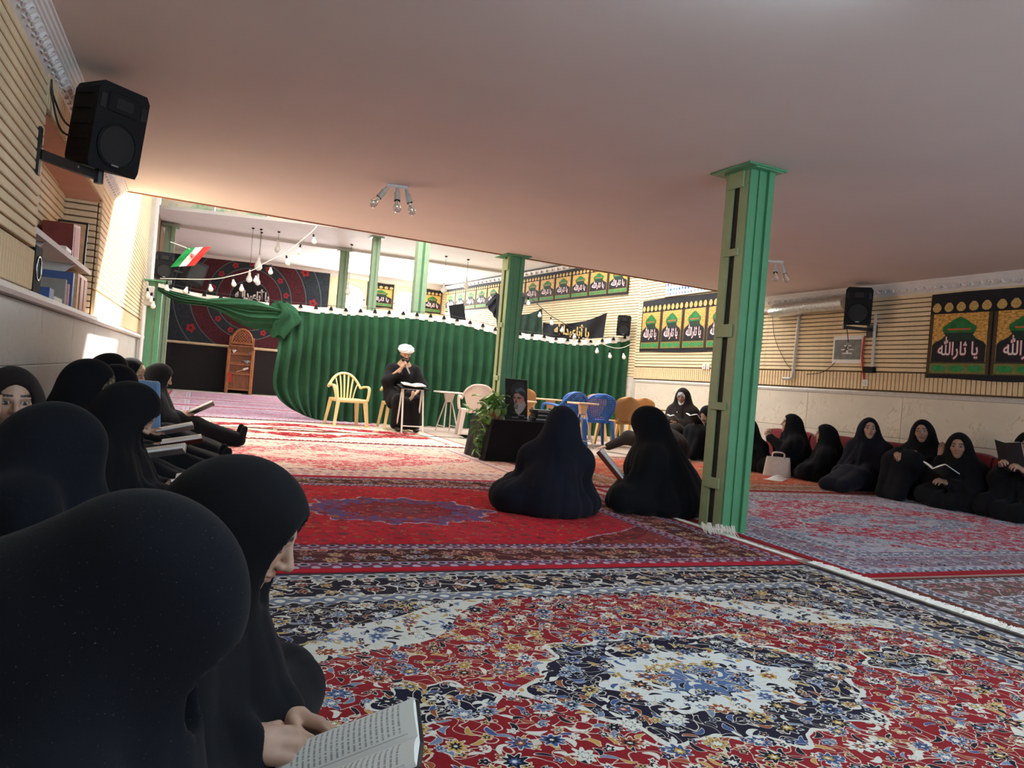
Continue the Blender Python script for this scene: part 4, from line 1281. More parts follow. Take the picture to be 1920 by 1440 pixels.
# left wall, facing the room (local +y turned to +x)
person('woman bowed in the left foreground, black speckled chador filling the corner', (-.30, 1.22), -R90 - .1, pose='cross', zt=.675, lean=.24, pitch=1.1, yaw=-.1, seed=31, h=.009, mat='chador_blue', fold=.010, wide=1.05, open=1.12, scarf='scarf_plain', sscale=1.05, tight=1.12, slump=-.03, sw=.19, drape=((v3(0, .29, .48), v3(.0, .16, .2), .07, .13), (v3(0, .08, .46), v3(0, -.24, .31), .15, .17)))
person('woman reading in profile in the foreground, black chador, book on her lap', (-.10, 1.66), -R90 - .32, pose='cross', zt=.700, lean=.20, pitch=.5, yaw=.0, seed=32, h=.009, mat='chador', fold=.013, skin=1, open=1.1, tight=1.08,
       hands=(hand('L', (.02, .34, .20), (.3, 1, -.1), (-.6, .1, .8), .7), hand('R', (.14, .30, .20), (-.2, 1, -.1), (.5, .2, .8), .7)))
person('woman at the left edge behind a wooden frame, face half hidden', (-.68, 3.5), -2.3, wall=-.835, pose='cross', zt=.80, lean=.02, pitch=.1, yaw=-.5, wide=.75, seed=33, skin=3, mat='chador_brown', open=1.15, closed=False)
person('woman bent forward under a dark grey chador, left of the reading row', (-.56, 2.98), -R90, back=.25, pose='cross', zt=.68, lean=.14, pitch=1.2, seed=34, h=.011, mat='chador_blue', noface=True, wide=.85, slump=-.08, drape=((v3(0, .10, .52), v3(0, -.06, .30), .13, .20), (v3(0, .16, .50), v3(0, .24, .22), .10, .14)), fold=.018, sw=.2)
person('woman in black chador bowed low in the middle of the left row', (-.42, 4.02), -R90 - .1, back=.36, pose='legs', zt=.745, lean=.14, pitch=.75, seed=35, h=.012, feet=False, open=1.0, skin=1, hands=book_hands(.24, .42))
person('woman in olive print scarf reading, left row against the marble', (-.64, 4.95), -R90 - .1, back=.19, pose='legs', zt=.83, lean=.08, pitch=.5, seed=36, scarf='scarf_olive', open=1.25, skin=1, hands=book_hands(.26, .42))
person('woman in black chador holding a white book, fifth in the left row', (-.58, 5.62), -R90, back=.24, pose='legs', zt=.80, lean=.1, pitch=.5, seed=37, feet=True, hands=book_hands(.24, .44))
person('woman in black chador tall behind the others in the left row', (-.64, 6.35), -R90, back=.19, pose='legs', zt=.87, lean=.05, pitch=.3, seed=38, feet=True, hands=book_hands(.27, .44))
person('woman in tan patterned scarf, second from the far end of the left row', (-.58, 7.6), -R90 - .3, back=.17, pose='legs', zt=.84, lean=.04, pitch=.25, seed=39, scarf='scarf_tan', open=1.35, skin=2)
person('woman in black chador with stretched legs at the far end of the left row', (-.40, 8.5), -R90, pose='legs', zt=.80, lean=.06, pitch=.4, seed=40, feet=True, hands=book_hands(.28, .40))
# ================================================================ CURTAIN
M['velvet'] = cloth_mat('green_velvet', (38, 78, 54), 0.0, 0.88, 0.06)
M['tape'] = cloth_mat('white_header_tape', (232, 226, 218), 0.0, 0.85, 0.0)
YC = 13.1
WIRE = [(q.x, q.z) for q in bez([(x, 0, z) for x, z in ((-.66, 2.04), (-.2, 1.96), (.4, 1.93), (1.2, 1.92), (2.2, 1.945), (3.3, 2.0), (4.1, 2.0), (4.7, 1.95), (5.2, 1.87), (5.8, 1.87), (6.5, 1.85), (7.1, 1.89), (7.84, 2.05))], 10)]
def wire_z(x):
    for a, b in zip(WIRE, WIRE[1:]):
        if a[0] <= x <= b[0]: return a[1] + (b[1] - a[1]) * (x - a[0]) / max(b[0] - a[0], 1e-6)
    return WIRE[0][1] if x < WIRE[0][0] else WIRE[-1][1]
cur = thing('stage_curtain', 'long green velvet curtain clipped to a wire across the hall', 'curtain', (0, YC, 0))
rr = random.Random(3)
ph = [rr.uniform(0, 6) for _ in range(8)]
def fold(x, t):
    """pleat offset; t = 0 top, 1 bottom"""
    f = 37.0 * x + 1.3 * math.sin(1.9 * x + ph[0]) + .8 * math.sin(4.1 * x + ph[1])
    a = .022 + .038 * min(1, t * 2.5)
    s = math.sin(f)
    return a * (abs(s) ** .6 * (1 if s > 0 else -1)) + .02 * t * math.sin(2.3 * x + ph[2] + t * 2)
X0, X1 = 1.12, 7.86
def curt(u, v):
    x = X0 + (X1 - X0) * u; t = 1 - v
    zt = wire_z(x) - .115
    z = .015 + (zt - .015) * v
    # the near-left end is pulled aside: the hem sweeps to the right
    lag = max(0, 1 - u * 7.5) ** 1.2
    xs = x + lag * (.62 * t ** 5 + .10 * math.sin(t * 5.0)) 
    zz = z + lag * .10 * t ** 6
    return (xs + .012 * math.sin(9 * t + 20 * u), fold(x, t) + lag * .12 * math.sin(9 * t + 30 * u) , zz)
b = MB(); b.grid(curt, 900, 24)
b.build('drape', M['velvet'], cur, smooth='all')
def tape(u, v):
    x = X0 + (X1 - X0) * u
    return (x, fold(x, 0) * .55 - .004, wire_z(x) - .13 + .105 * v + .008 * math.sin(x * 13))
b = MB(); b.grid(tape, 420, 2); b.build('header_tape', M['tape'], cur, smooth='all')
# swag from the left post, with its own strip of tape
def swag(u, v):
    x = -.62 + 1.85 * u; dz = .06 + .42 * u ** 1.3 + .05 * math.sin(u * 11)
    s = v ** .8
    return (x + .10 * s * u * math.sin(4 * u), -.05 - .11 * math.sin(PI * s) - .03 * math.sin(26 * s + 9 * u), wire_z(x) - .10 - dz * s + .02 * math.sin(30 * s + 12 * u) * u)
b = MB(); b.grid(swag, 60, 26); b.build('swag', M['velvet'], cur, smooth='all')
def bunch(u, v):
    th = v * 2 * PI; x = .05 + 1.2 * u; r = (.025 + .06 * math.sin(PI * min(1, u * 1.15)) ** .7) * (1 + .22 * math.sin(5 * th + 7 * u))
    return (x, -.13 + r * math.cos(th), wire_z(x) - .16 + .05 * math.sin(PI * u) + r * .8 * math.sin(th))
b = MB(); b.grid(bunch, 36, 20); b.build('gathered_roll', M['velvet'], cur, smooth='all')
def knot(u, v):
    th = v * 2 * PI; r = (.07 + .09 * math.sin(PI * u ** .8)) * (1 + .30 * math.sin(4 * th + 5 * u) + .12 * math.sin(9 * th - 7 * u))
    return (1.18 + .07 * math.sin(5 * u) + .10 * u + r * 1.25 * math.cos(th), -.07 + r * .55 * math.sin(th), 1.90 - .56 * u + .03 * math.sin(3 * th))
b = MB(); b.grid(knot, 26, 40); b.build('gathered_knot', M['velvet'], cur, smooth='all')
b = MB(); b.grid(lambda u, v: (-.62 + 1.65 * u, -.03, wire_z(-.62 + 1.65 * u) - .13 + .09 * v), 60, 1); b.build('header_tape', M['tape'], cur, smooth='all')
b = MB(); b.tube([(x, 0, z + .012) for x, z in WIRE], .004, 5); b.build('wire', M['cable'], cur)
cm = MB()
cm.prism([(-.035, -.05), (.035, -.05), (.012, .01), (-.012, .01)], .02, RX(PI / 2)); cm.tube([(-.012, -.01, .01), (0, -.01, .032), (.012, -.01, .01)], .003, 5)
cme = cm.mesh('clip', M['black_plastic'])
for k in range(34):
    x = -.45 + k * .2475
    if .75 < x < 1.15: continue
    inst(cme, 'clip', cur, (x, -.02, wire_z(x) - .02))

# ================================================================ PLASTIC CHAIRS
def plastic(name, rgb): return pmat(name, rgb, .38, .05, 6, spec=.45)
M['yellow'] = plastic('cream_yellow_plastic', (234, 208, 152)); M['blue'] = plastic('blue_plastic', (52, 100, 178)); M['tan'] = plastic('caramel_plastic', (176, 126, 74))
M['tan2'] = plastic('sand_plastic', (216, 180, 120)); M['beige'] = plastic('pinkish_white_plastic', (222, 206, 196)); M['lblue'] = plastic('light_blue_plastic', (110, 160, 214))
def chair(label, loc, rz, mat, style='slats', arms=True, legmat=None, group='plastic chairs'):
    t = thing('plastic_chair', label, 'chair', (*loc, .014 if loc[0] < 3.3 and loc[1] < 12.3 else 0), rz, group)
    m = M[mat]; lm = M[legmat] if legmat else m
    b = MB()
    b.grid(lambda u, v: ((u - .5) * (.44 + .03 * v), -.21 + .45 * v, .425 + .012 * v - .018 * math.sin(PI * u) * math.sin(PI * v) - .05 * max(0, v - .85) ** 2 * 20), 10, 10)
    b.grid(lambda u, v: ((.5 - u) * (.44 + .03 * v), -.21 + .45 * v, .40 + .0 * v - .05 * max(0, v - .85) ** 2 * 20), 10, 10)
    for s in (-1, 1): b.box((s * .225, .015, .405), (.02, .44, .05), bevel=.006)
    b.box((0, .235, .40), (.44, .02, .05), bevel=.006); b.box((0, -.21, .405), (.42, .02, .05), bevel=.006)
    b.build('seat', m, t, smooth=45)
    for sx in (-1, 1):
        for fy in (1, -1):
            b = MB()
            top = Vector((sx * .215, .215 if fy > 0 else -.205, .42)); bot = Vector((sx * .265, .25 if fy > 0 else -.285, 0))
            n = 5
            for i in range(n): pass
            P = [top.lerp(bot, i / 4) + Vector((0, 0, 0)) for i in range(5)]
            b.tube(P, [.040, .038, .034, .031, .030], 4)
            b.build('leg', lm, t, smooth=30)
    def arch(a):                                   # a in -1..1 along the top edge
        return Vector((a * .265, -.225 - .07 * (1 - a * a), .60 + .225 * (1 - abs(a) ** 2.4)))
    if style == 'slats':
        b = MB(); pts = [arch(-1 + 2 * i / 24) for i in range(25)]
        b.tube(pts, .027, 8, flat=.75); b.build('back_frame', m, t, smooth=45)
        for k in range(7):
            a = (k - 3) / 3.6
            p1 = arch(a); p0 = Vector((a * .17, -.20, .425))
            b = MB(); b.tube(bez([p0, p0.lerp(p1, .5) + Vector((a * -.012, .012, 0)), p1], 5), .0145, 6, flat=.6); b.build('slat', m, t, smooth=45)
    else:
        def pan(u, v, off=0.0):
            z = .43 + .40 * v; wd = (.15 + .095 * math.sin(min(v * 1.75, PI / 2))) * (1 if v < .55 else math.sqrt(max(0, 1 - ((v - .55) / .46) ** 2.6)))
            x = (u * 2 - 1) * wd
            return (x, -.215 - .085 * v + off + .05 * (2 * u - 1) ** 2, z)
        if style == 'solid':
            b = MB(); b.grid(lambda u, v: pan(u, v), 12, 14); b.grid(lambda u, v: pan(1 - u, v, -.022), 12, 14); b.build('back_panel', m, t, smooth=50)
        else:
            b = MB(); rim = [pan(0, i / 16) for i in range(17)] + [pan(1, 1 - i / 16) for i in range(17)]
            b.tube([Vector(p) + Vector((0, -.01, 0)) for p in rim], .022, 6); b.grid(lambda u, v: pan(u * .5 + .25, v * .16 + .84, -.004), 6, 3); b.grid(lambda u, v: pan(.75 - u * .5, v * .16 + .84, -.018), 6, 3)
            b.build('back_frame', m, t, smooth=45)
            b = MB()
            for k in range(1, 12): b.tube([Vector(pan(k / 12, j / 8, -.01)) for j in range(9)], .0085, 5)
            for k in range(1, 13): b.tube([Vector(pan(j / 8, k / 13, -.01)) for j in range(9)], .0085, 5)
            b.build('back_lattice', m, t, smooth=45)
        for s in (-1, 1): MB().box((s * .12, -.215, .42), (.06, .03, .09), bevel=.006).build('back_stay', m, t)
        if arms:
            b = MB(); b.tube(bez([(-.255, -.18, .615), (-.22, -.27, .72), (-.1, -.305, .815), (.1, -.305, .815), (.22, -.27, .72), (.255, -.18, .615)], 6), .022, 6, flat=.8); b.build('top_rail', m, t, smooth=45)
    if arms:
        for s in (-1, 1):
            b = MB()
            b.tube(bez([(s * .265, -.215, .60), (s * .275, -.08, .625), (s * .275, .12, .63), (s * .272, .205, .60), (s * .262, .225, .50), (s * .245, .225, .41)], 5), .024, 6, flat=.8)
            b.build('arm', m, t, smooth=45)
    return t

FLX = Matrix(((1, 0, 0), (0, 0, -1), (0, 1, 0)))
def desk(label, loc, rz, h=.66, size=(.42, .30), legs='metal', top='wood_light', tilt=0.0):
    t = thing('folding_desk', label, 'desk', (*loc, 0), rz, 'small folding desks')
    w, d = size
    MB().box((0, 0, h), (w, d, .026), RX(tilt), bevel=.006).build('board', M[top], t)
    MB().prism([(-.09, -.02), (.09, -.02), (.055, -.16), (-.055, -.16)], .05, FLX).build('bracket', M[top], t, loc=(0, .025, h))
    for s in (-1, 1):
        for q in (-1, 1):
            MB().tube([(s * .05, q * .02, h - .15), (s * .13, q * (d / 2 + .03), 0.0)], .010, 6).build('leg', M[legs], t)
        MB().tube([(s * .118, -(d / 2 - .01), .10), (s * .118, d / 2 - .01, .10)], .008, 5).build('rail', M[legs], t)
    return t

YF = PI                                        # chair front towards the viewer (-y)
chair('cream-yellow slatted plastic armchair standing empty beside the speaker', (2.27, 12.22), YF + .12, 'yellow')
chair('cream-yellow plastic armchair the speaker sits on', (3.08, 12.12), YF - .02, 'yellow')
chair('pinkish-white plastic chair with ribbed back, left of the portrait', (4.22, 11.62), -.22, 'beige', 'solid', True)
desk('white desk behind the pinkish-white chair', (3.94, 12.2), .1, .66, (.46, .30), 'beige', 'beige')
# blue and caramel chairs seen from behind
chair('blue lattice-back plastic armchair, left of the two blue ones', (5.42, 10.85), .25, 'blue', 'lattice')
chair('blue lattice-back plastic chair, right of the two blue ones', (6.03, 10.95), -.15, 'blue', 'lattice', False)
chair('caramel plastic chair with solid back, next to the blue chairs', (6.52, 11.05), .05, 'tan', 'solid', False, 'tan2')
chair('caramel plastic chair with solid back, nearest the right wall', (7.2, 11.6), -.1, 'tan', 'solid', False, 'tan2')
chair('caramel plastic chair half hidden behind the portrait', (5.15, 12.15), .1, 'tan', 'solid', False, 'tan2')
chair('caramel plastic chair at the curtain behind the blue ones', (6.55, 12.2), .1, 'tan', 'solid', False, 'tan2')
desk('pale wooden desk top beside the left blue chair', (5.52, 10.42), .35, .68, (.46, .26))
desk('pale wooden desk by the curtain behind the portrait', (5.6, 12.55), .0, .66)
desk('pale wooden desk by the curtain between the blue chairs', (6.0, 12.6), .0, .66)
desk('pale wooden desk on dark legs next to the right wall', (7.25, 11.0), .1, .66, (.5, .3), 'black_metal')
desk('wooden desk with a folded green cloth, behind the portrait', (5.0, 11.6), .1, .62)
gc = MB(); gc.grid(lambda u, v: ((u - .5) * .34, (v - .5) * .2, .008 + .02 * math.sin(PI * u) * (1 + .4 * math.sin(14 * u))), 16, 6)
tag(gc.build('folded_cloth', M['velvet'], loc=(4.98, 11.6, .632), smooth='all'), 'folded green and black cloth lying on the wooden desk', 'cloth')

# legless blue floor chair in the left row
def floor_chair(label, loc, rz, mat):
    t = thing('floor_chair', label, 'chair', (*loc, 0), rz)
    MB().box((0, 0, .13), (.42, .40, .06), bevel=.02).build('seat', M[mat], t)
    b = MB(); b.box((0, -.21, .42), (.40, .04, .52), RX(.12), bevel=.015); b.build('backrest', M[mat], t)
    for s in (-1, 1):
        MB().box((s * .19, .0, .05), (.04, .4, .1), bevel=.01).build('runner', M[mat], t)
    return t
floor_chair('light blue plastic floor chair among the women of the left row', (-.26, 7.1), -R90 + .9, 'lblue')
floor_chair('blue and white plastic floor chair against the marble wall', (-.62, 6.9), -R90, 'blue') if False else None
wc = thing('floor_chair', 'low white plastic chair under the woman in white scarf', 'chair', (7.32, 10.22, 0), R90 + .45)
MB().box((0, 0, .17), (.46, .42, .05), bevel=.015).build('seat', M['white_paint'], wc)
MB().box((0, -.22, .46), (.44, .03, .56), RX(.14), bevel=.012).build('backrest', M['white_paint'], wc)
for sx in (-1, 1):
    for sy in (-1, 1): MB().box((sx * .2, sy * .18, .075), (.035, .035, .15)).build('leg', M['white_paint'], wc)

# ================================================================ THE SPEAKER
def cleric():
    t = thing('person', 'man in white turban and black robe speaking into a microphone on a yellow chair', 'person', (3.08, 12.02, .014), PI)
    R = rot_head(.0, .28)
    hc = v3(0, .06, 1.20); nk = v3(0, .0, 1.0); pe = v3(0, -.04, .50)
    sl, sr = v3(.19, .0, .955), v3(-.19, .0, .955)
    knl, knr = v3(.15, .42, .47), v3(-.15, .42, .47); fl, fr = v3(.15, .43, .08), v3(-.14, .46, .08)
    # local +x is the viewer's left: right hand of the man is on +x... (facing -y in the room)
    wr_ = v3(.085, .20, .985); el_r = v3(.29, .13, .76); wl_ = v3(-.07, .42, .545); el_l = v3(-.30, .12, .72)
    def robe(P):
        d = s_cap(P, sl, sr, .085, .085)
        d = smin(d, s_cap(P, nk - v3(0, 0, .02), nk - v3(0, 0, .12), .07, .13), .06)
        d = smin(d, s_cap(P, v3(0, 0, .86), pe, .17, .19), .08)
        d = smin(d, s_cap(P, sl, el_r, .085, .075), .05); d = smin(d, s_cap(P, el_r, wr_ - v3(-.02, .03, .10), .075, .05), .03)
        d = smin(d, s_cap(P, sr, el_l, .085, .078), .05); d = smin(d, s_cap(P, el_l, wl_ - v3(-.06, .09, -.03), .075, .055), .04)
        for s, kn, ft in ((1, knl, fl), (-1, knr, fr)):
            d = smin(d, s_cap(P, pe + v3(.09 * s, .02, 0), kn, .11, .09), .06); d = smin(d, s_cap(P, kn, ft + v3(0, -.02, .03), .09, .085), .05)
        d = smin(d, s_cap(P, (knl + knr) / 2 - v3(0, .03, .05), (fl + fr) / 2 + v3(0, -.02, .06), .10, .11), .06)
        d = smin(d, s_cap(P, v3(-.26, .05, .74), v3(-.20, .25, .42), .08, .09), .08); d = smin(d, s_cap(P, v3(.26, .05, .74), v3(.20, .2, .42), .08, .09), .08)
        th = np.arctan2(P[:, 1] - .1, P[:, 0]); z = P[:, 2]
        d = d + .012 * np.clip((.98 - z) / .4, 0, 1) * ((.5 - np.abs(np.sin(5 * th + 3 * z)) ** .7) + .5 * np.sin(13 * th - 5 * z))
        d = smax(d, .02 - z, .01)
        return smax(d, -s_cap(P, nk + v3(0, .02, -.02), hc, .058, .07), .01)
    V, F = poly_sdf(robe, (-.5, -.4, -.03), (.5, .75, 1.15), .0115)
    link(bpy.data.objects.new('robe', mesh_from('robe', V, F, M['robe'])), t)
    Vs, Fs, Cs = [], [], []
    def put(V, F, C):
        n = sum(len(x) for x in Vs); Vs.append(V); Fs.append(F + n); Cs.append(C)
    sk = (.44, .26, .17)
    HV, HF = head_mesh('man'); put(HV @ R.T + hc, HF, head_paint(HV, sk, True, True))
    HV, HF = hand_mesh(.95); put(HV @ frame_from((-.35, .1, .9), (.75, .55, .2)).T + wr_, HF, np.tile(np.array([*sk, 1]), (len(HV), 1)))
    HV, HF = hand_mesh(.25); HV = HV.copy(); HV[:, 0] *= -1
    put(HV @ frame_from((.15, .45, -.9), (0, .9, .4)).T + wl_, HF[:, ::-1], np.tile(np.array([*sk, 1]), (len(HV), 1)))
    def trunk(P):
        d = smin(s_cap(P, hc - v3(0, .02, .12), nk, .06, .065), s_cap(P, sl, sr, .06, .06), .05)
        d = smin(d, s_cap(P, nk, pe, .12, .14), .06)
        for a, b_, c in ((sl, el_r, wr_), (sr, el_l, wl_)):
            d = smin(d, s_cap(P, a, b_, .045, .04), .03); d = smin(d, s_cap(P, b_, c, .038, .026), .02)
        for s, kn, ft in ((1, knl, fl), (-1, knr, fr)):
            d = smin(d, s_cap(P, pe + v3(.09 * s, 0, 0), kn, .075, .055), .04); d = smin(d, s_cap(P, kn, ft, .05, .035), .03)
        return d
    BV, BF = poly_sdf(trunk, (-.45, -.3, -.02), (.45, .7, 1.15), .028); put(BV, BF, np.tile(np.array([*sk, 1]), (len(BV), 1)))
    link(bpy.data.objects.new('body', mesh_from('body', np.concatenate(Vs), np.concatenate(Fs), M['skin'], cols=np.concatenate(Cs))), t)
    def turban(P):
        Q = (P - hc) @ R
        d = s_ell(Q, v3(0, -.02, .085), (.128, .14, .075))
        s = np.sin((Q[:, 2] * 150 + Q[:, 0] * 45) + 1.5 * np.sin(Q[:, 0] * 20))
        d = d + .004 * s
        d = smax(d, .028 - Q[:, 2] - .25 * np.maximum(-Q[:, 1] - .0, 0) + .10 * np.maximum(0, .0) , .02)
        return smax(d, -s_ell(Q, v3(0, .0, .01), (.076, .096, .095)), .006)
    V, F = poly_sdf(turban, hc - .2, hc + .24, .0062)
    link(bpy.data.objects.new('turban', mesh_from('turban', V, F, M['turban'])), t)
    def beard(P):
        Q = (P - hc) @ R; A = Q.copy(); A[:, 0] = np.abs(A[:, 0])
        d = s_cap(A, v3(.066, .012, -.02), v3(.040, .06, -.085), .014, .02)
        d = smin(d, s_ell(A, v3(0, .066, -.10), (.042, .032, .032)), .02)
        return d
    V, F = poly_sdf(beard, hc - .2, hc + .2, .006)
    link(bpy.data.objects.new('beard', mesh_from('beard', V, F, M['hair'])), t)
    for s in (-1, 1):
        b = MB(); b.ball((s * .145, .50, .035), (.045, .12, .035), 12); b.build('shoe', M['cover_black'], t, smooth='all')
    # microphone held to the mouth
    mic = thing('microphone', 'grey handheld microphone held at the speaker\'s mouth', 'microphone', (3.08 - .055, 12.02 - .20, 1.075))
    b = MB(); b.tube([(0, 0, .03), (.10, -.03, -.16)], [.018, .013], 10); b.build('handle', M['metal'], mic, smooth=40)
    b = MB(); b.ball((-.012, .004, .055), .026, 12); b.build('grille', M['black_grille'], mic, smooth='all')
M['turban'] = cloth_mat('white_turban_cloth', (236, 236, 238), 0, .9, 0)
M['hair'] = pmat('dark_hair', (26, 22, 20), .8, .3, 200, bump=.6, bscale=300)
cleric()
fd = thing('reading_stand', 'folding stand with white legs and dark top in front of the speaker', 'stand', (3.09, 11.4, .014))
MB().box((0, .0, .70), (.44, .30, .016), RX(.15), bevel=.004).build('top', M['black_plastic'], fd)
MB().box((-.235, .02, .66), (.08, .26, .012), RY(.7)).build('flap', M['black_plastic'], fd)
for s in (-1, 1):
    for q in (-1, 1): MB().tube([(s * .155, q * .03, .69), (s * .165, q * .17, .0)], .0135, 6).build('leg', M['white_paint'], fd)
    MB().ball((s * .155, -.03, .58), .016, 8).build('bolt', M['metal'], fd)
MB().tube([(-.16, -.14, .11), (.16, -.14, .11)], .010, 6).build('rail', M['white_paint'], fd)
MB().tube([(-.16, -.04, .67), (.16, -.04, .67)], .010, 6).build('rail', M['white_paint'], fd)
open_book('open white book on the speaker\'s reading stand', (3.09, 11.38, .736), (.12, 0, 0), (.17, .12), 'cover_black', .10)

# ================================================================ TABLE WITH PORTRAIT
tb_ = thing('cloth_table', 'low table covered with a black cloth in front of the column', 'table', (3.52, 8.30, .014))
M['tcloth'] = cloth_mat('black_table_cloth', (24, 22, 24), 0, .85, .05)
def tcl(u, v):
    per = [(-.42, -.36), (.46, -.36), (.46, .36), (-.42, .36), (-.42, -.36)]
    s = u * 4; i = min(int(s), 3); f = s - i
    x = per[i][0] + (per[i + 1][0] - per[i][0]) * f; y = per[i][1] + (per[i + 1][1] - per[i][1]) * f
    k = 1 + .05 * v * math.sin(u * 40) * .6 + .04 * v
    sl_ = .06 * v * (1 if x < -.3 else 0)
    return (x * k - sl_ + .01 * v * math.sin(u * 70), y * k + .015 * v * math.sin(u * 53), .46 * (1 - v) + .005)
b = MB(); b.grid(tcl, 96, 10); b.box((.02, 0, .462), (.885, .725, .008)); b.build('table_cloth', M['tcloth'], tb_, smooth=50)
for sx in (-.36, .40):
    for sy in (-.3, .3): MB().box((sx, sy, .225), (.04, .04, .45)).build('leg', M['wood'], tb_)
MB().box((.02, 0, .445), (.84, .68, .02)).build('top', M['wood'], tb_)
# portrait board
pb = thing('portrait_board', 'dark portrait poster of a bearded man in turban and glasses on the table', 'portrait', (3.45, 8.12, .468), .28)
pb.location.z += .014
pb.rotation_euler = (-.12, 0, .28)
M['p_bg'] = None
m = NT('poster_dark_ground'); M['p_bg'] = m.fin(m.ramp(m.noise(m.coord('Object'), 9.0, 5.0, .6, dist=1.5), [(.35, lin(12, 15, 18)), (.6, lin(24, 34, 38)), (.75, lin(58, 78, 80))], 'LINEAR'), .5)
for k, c in dict(p_skin=(178, 138, 122), p_skin_d=(104, 76, 70), p_turban=(36, 50, 60), p_turban_l=(84, 104, 110), p_beard=(168, 164, 162), p_robe=(26, 26, 30), p_line=(16, 14, 16), p_beard_d=(120, 116, 116)).items(): M[k] = pmat('poster_' + k[2:], c, .5, .18, 30)
PW, PH = .33, .475
MB().box((0, 0, PH / 2), (PW, .012, PH), bevel=.004).build('board', M['p_bg'], pb)
def flat(poly, lay, mat, name):
    b = MB(); b.prism([(x * PW, z * PH) for x, z in poly], .0006, Matrix(((1, 0, 0), (0, 0, -1), (0, 1, 0)))); b.build(name, M[mat], pb, loc=(0, -.0062 - .0005 * lay, 0))
def blob(cx, cz, rx, rz_, n=20, a0=0, a1=2 * PI, rot=0): 
    return [(cx + rx * math.cos(a0 + (a1 - a0) * i / n) * math.cos(rot) - rz_ * math.sin(a0 + (a1 - a0) * i / n) * math.sin(rot), cz + rz_ * math.sin(a0 + (a1 - a0) * i / n) * math.cos(rot) + rx * math.cos(a0 + (a1 - a0) * i / n) * math.sin(rot)) for i in range(n if abs(a1 - a0) > 6 else n + 1)]
flat([(-.05, .02), (.49, .02), (.49, .40), (.30, .34), (.15, .20)], 1, 'p_robe', 'robe_print')
flat(blob(.10, .52, .24, .20), 2, 'p_skin', 'face_print')
flat([(-.13, .36), (-.06, .20), (.10, .12), (.28, .22), (.42, .36), (.36, .48), (.22, .40), (.05, .42)], 3, 'p_beard', 'beard_print')
flat(blob(-.0, .375, .10, .016, rot=-.1), 4, 'p_beard_d', 'mouth_print')
flat([(-.02, .52), (-.10, .42), (-.06, .40), (.02, .42)], 4, 'p_skin_d', 'nose_print')
flat([(-.22, .60), (.05, .66), (.26, .58), (.40, .54), (.43, .70), (.30, .86), (.05, .93), (-.20, .84), (-.28, .70)], 4, 'p_turban', 'turban_print')
flat([(-.1, .72), (.2, .80), (.36, .72), (.40, .66), (.22, .72), (.0, .66)], 5, 'p_turban_l', 'turban_fold_print')
for cx in (-.12, .10): flat(blob(cx, .535, .075, .028), 5, 'p_skin_d', 'lens_print')
flat([(-.2, .555), (.38, .55), (.38, .54), (-.2, .545)], 6, 'p_line', 'glasses_print')
for k in range(3): MB().box((.09 * k - .02, 0, .03 + .022 * (k % 2)), (.10, .004, .007)).build('caption_print', M['p_beard'], pb, loc=(0, -.0065, 0))
# stack of dark boxes
for k, (dx, hh, lab) in enumerate(((0, .05, 'lowest dark box of the stack on the black table'), (.01, .045, 'middle dark box of the stack on the black table'), (-.005, .04, 'topmost dark box of the stack on the black table'))):
    zz = .468 + (0, .0505, .096)[k]
    q = thing('book_box', lab, 'box', (3.79 + dx, 8.12, zz + .014), .06 * k - .03, 'dark boxes on the table')
    MB().box((0, 0, hh / 2), (.27, .20, hh), bevel=.004).build('body', M['cover_black'], q)
    MB().box((0, -.101, hh * .55), (.25, .003, .006)).build('edge_line', M['metal'], q)
# trailing pothos plant
M['leaf'] = pmat('pothos_leaf', (104, 152, 72), .4, .3, 14); M['leaf2'] = pmat('pale_pothos_leaf', (168, 198, 116), .4, .25, 14); M['stem'] = pmat('vine_stem', (120, 140, 80), .6)
M['pot'] = pmat('terracotta_pot', (150, 84, 60), .7)
pl = thing('potted_plant', 'trailing green pothos plant on the corner of the black table', 'plant', (3.20, 8.14, .483))
MB().lathe([(.05, 0), (.075, .09), (.08, .1), (.07, .1), (.06, .02)], 14).build('pot', M['pot'], pl, smooth=40)
lf = MB()
N = 7
lv = [(0, 0, 0)]
for i, (w_, y_) in enumerate(((.020, .012), (.030, .03), (.026, .055), (.012, .078), (0, .095))):
    lv += [(-w_, y_, .006 - .01 * (y_ / .09) ** 2 * 3), (0, y_, -.004 - .012 * (y_ / .09) ** 2 * 3), (w_, y_, .006 - .01 * (y_ / .09) ** 2 * 3)]
lfs = [(0, 2, 1), (0, 3, 2)]
for i in range(4):
    a = 1 + i * 3; lfs += [(a, a + 1, a + 4, a + 3), (a + 1, a + 2, a + 5, a + 4)]
lf.add(lv, lfs)
leafs = [lf.mesh('leaf', M['leaf'], 'all'), lf.mesh('leaf', M['leaf2'], 'all')]
r = random.Random(12)
for k in range(150):
    if k < 105:
        a = r.uniform(0, 2 * PI); rad = abs(r.gauss(0, .11)); p = Vector((rad * math.cos(a) * 1.35 - .02, rad * math.sin(a) * .9, r.uniform(.06, .27) * (1.15 - rad * 2.0)))
    else:
        s = (k - 105) / 45; p = Vector((-.14 - .09 * s + r.uniform(-.05, .05), -.05 + r.uniform(-.06, .06), .12 - .52 * s))
    o = inst(leafs[r.random() < .35], 'leaf', pl, p, (r.uniform(-.9, .5), r.uniform(-.6, .6), r.uniform(0, 6.28)), r.uniform(.75, 1.25))
for k in range(12):
    a = r.uniform(0, 6.28)
    MB().tube(bez([(0, 0, .08), (.06 * math.cos(a), .06 * math.sin(a), .18), (.15 * math.cos(a), .11 * math.sin(a), .2 + r.uniform(-.05, .03))], 5), .0025, 4).build('stem', M['stem'], pl)
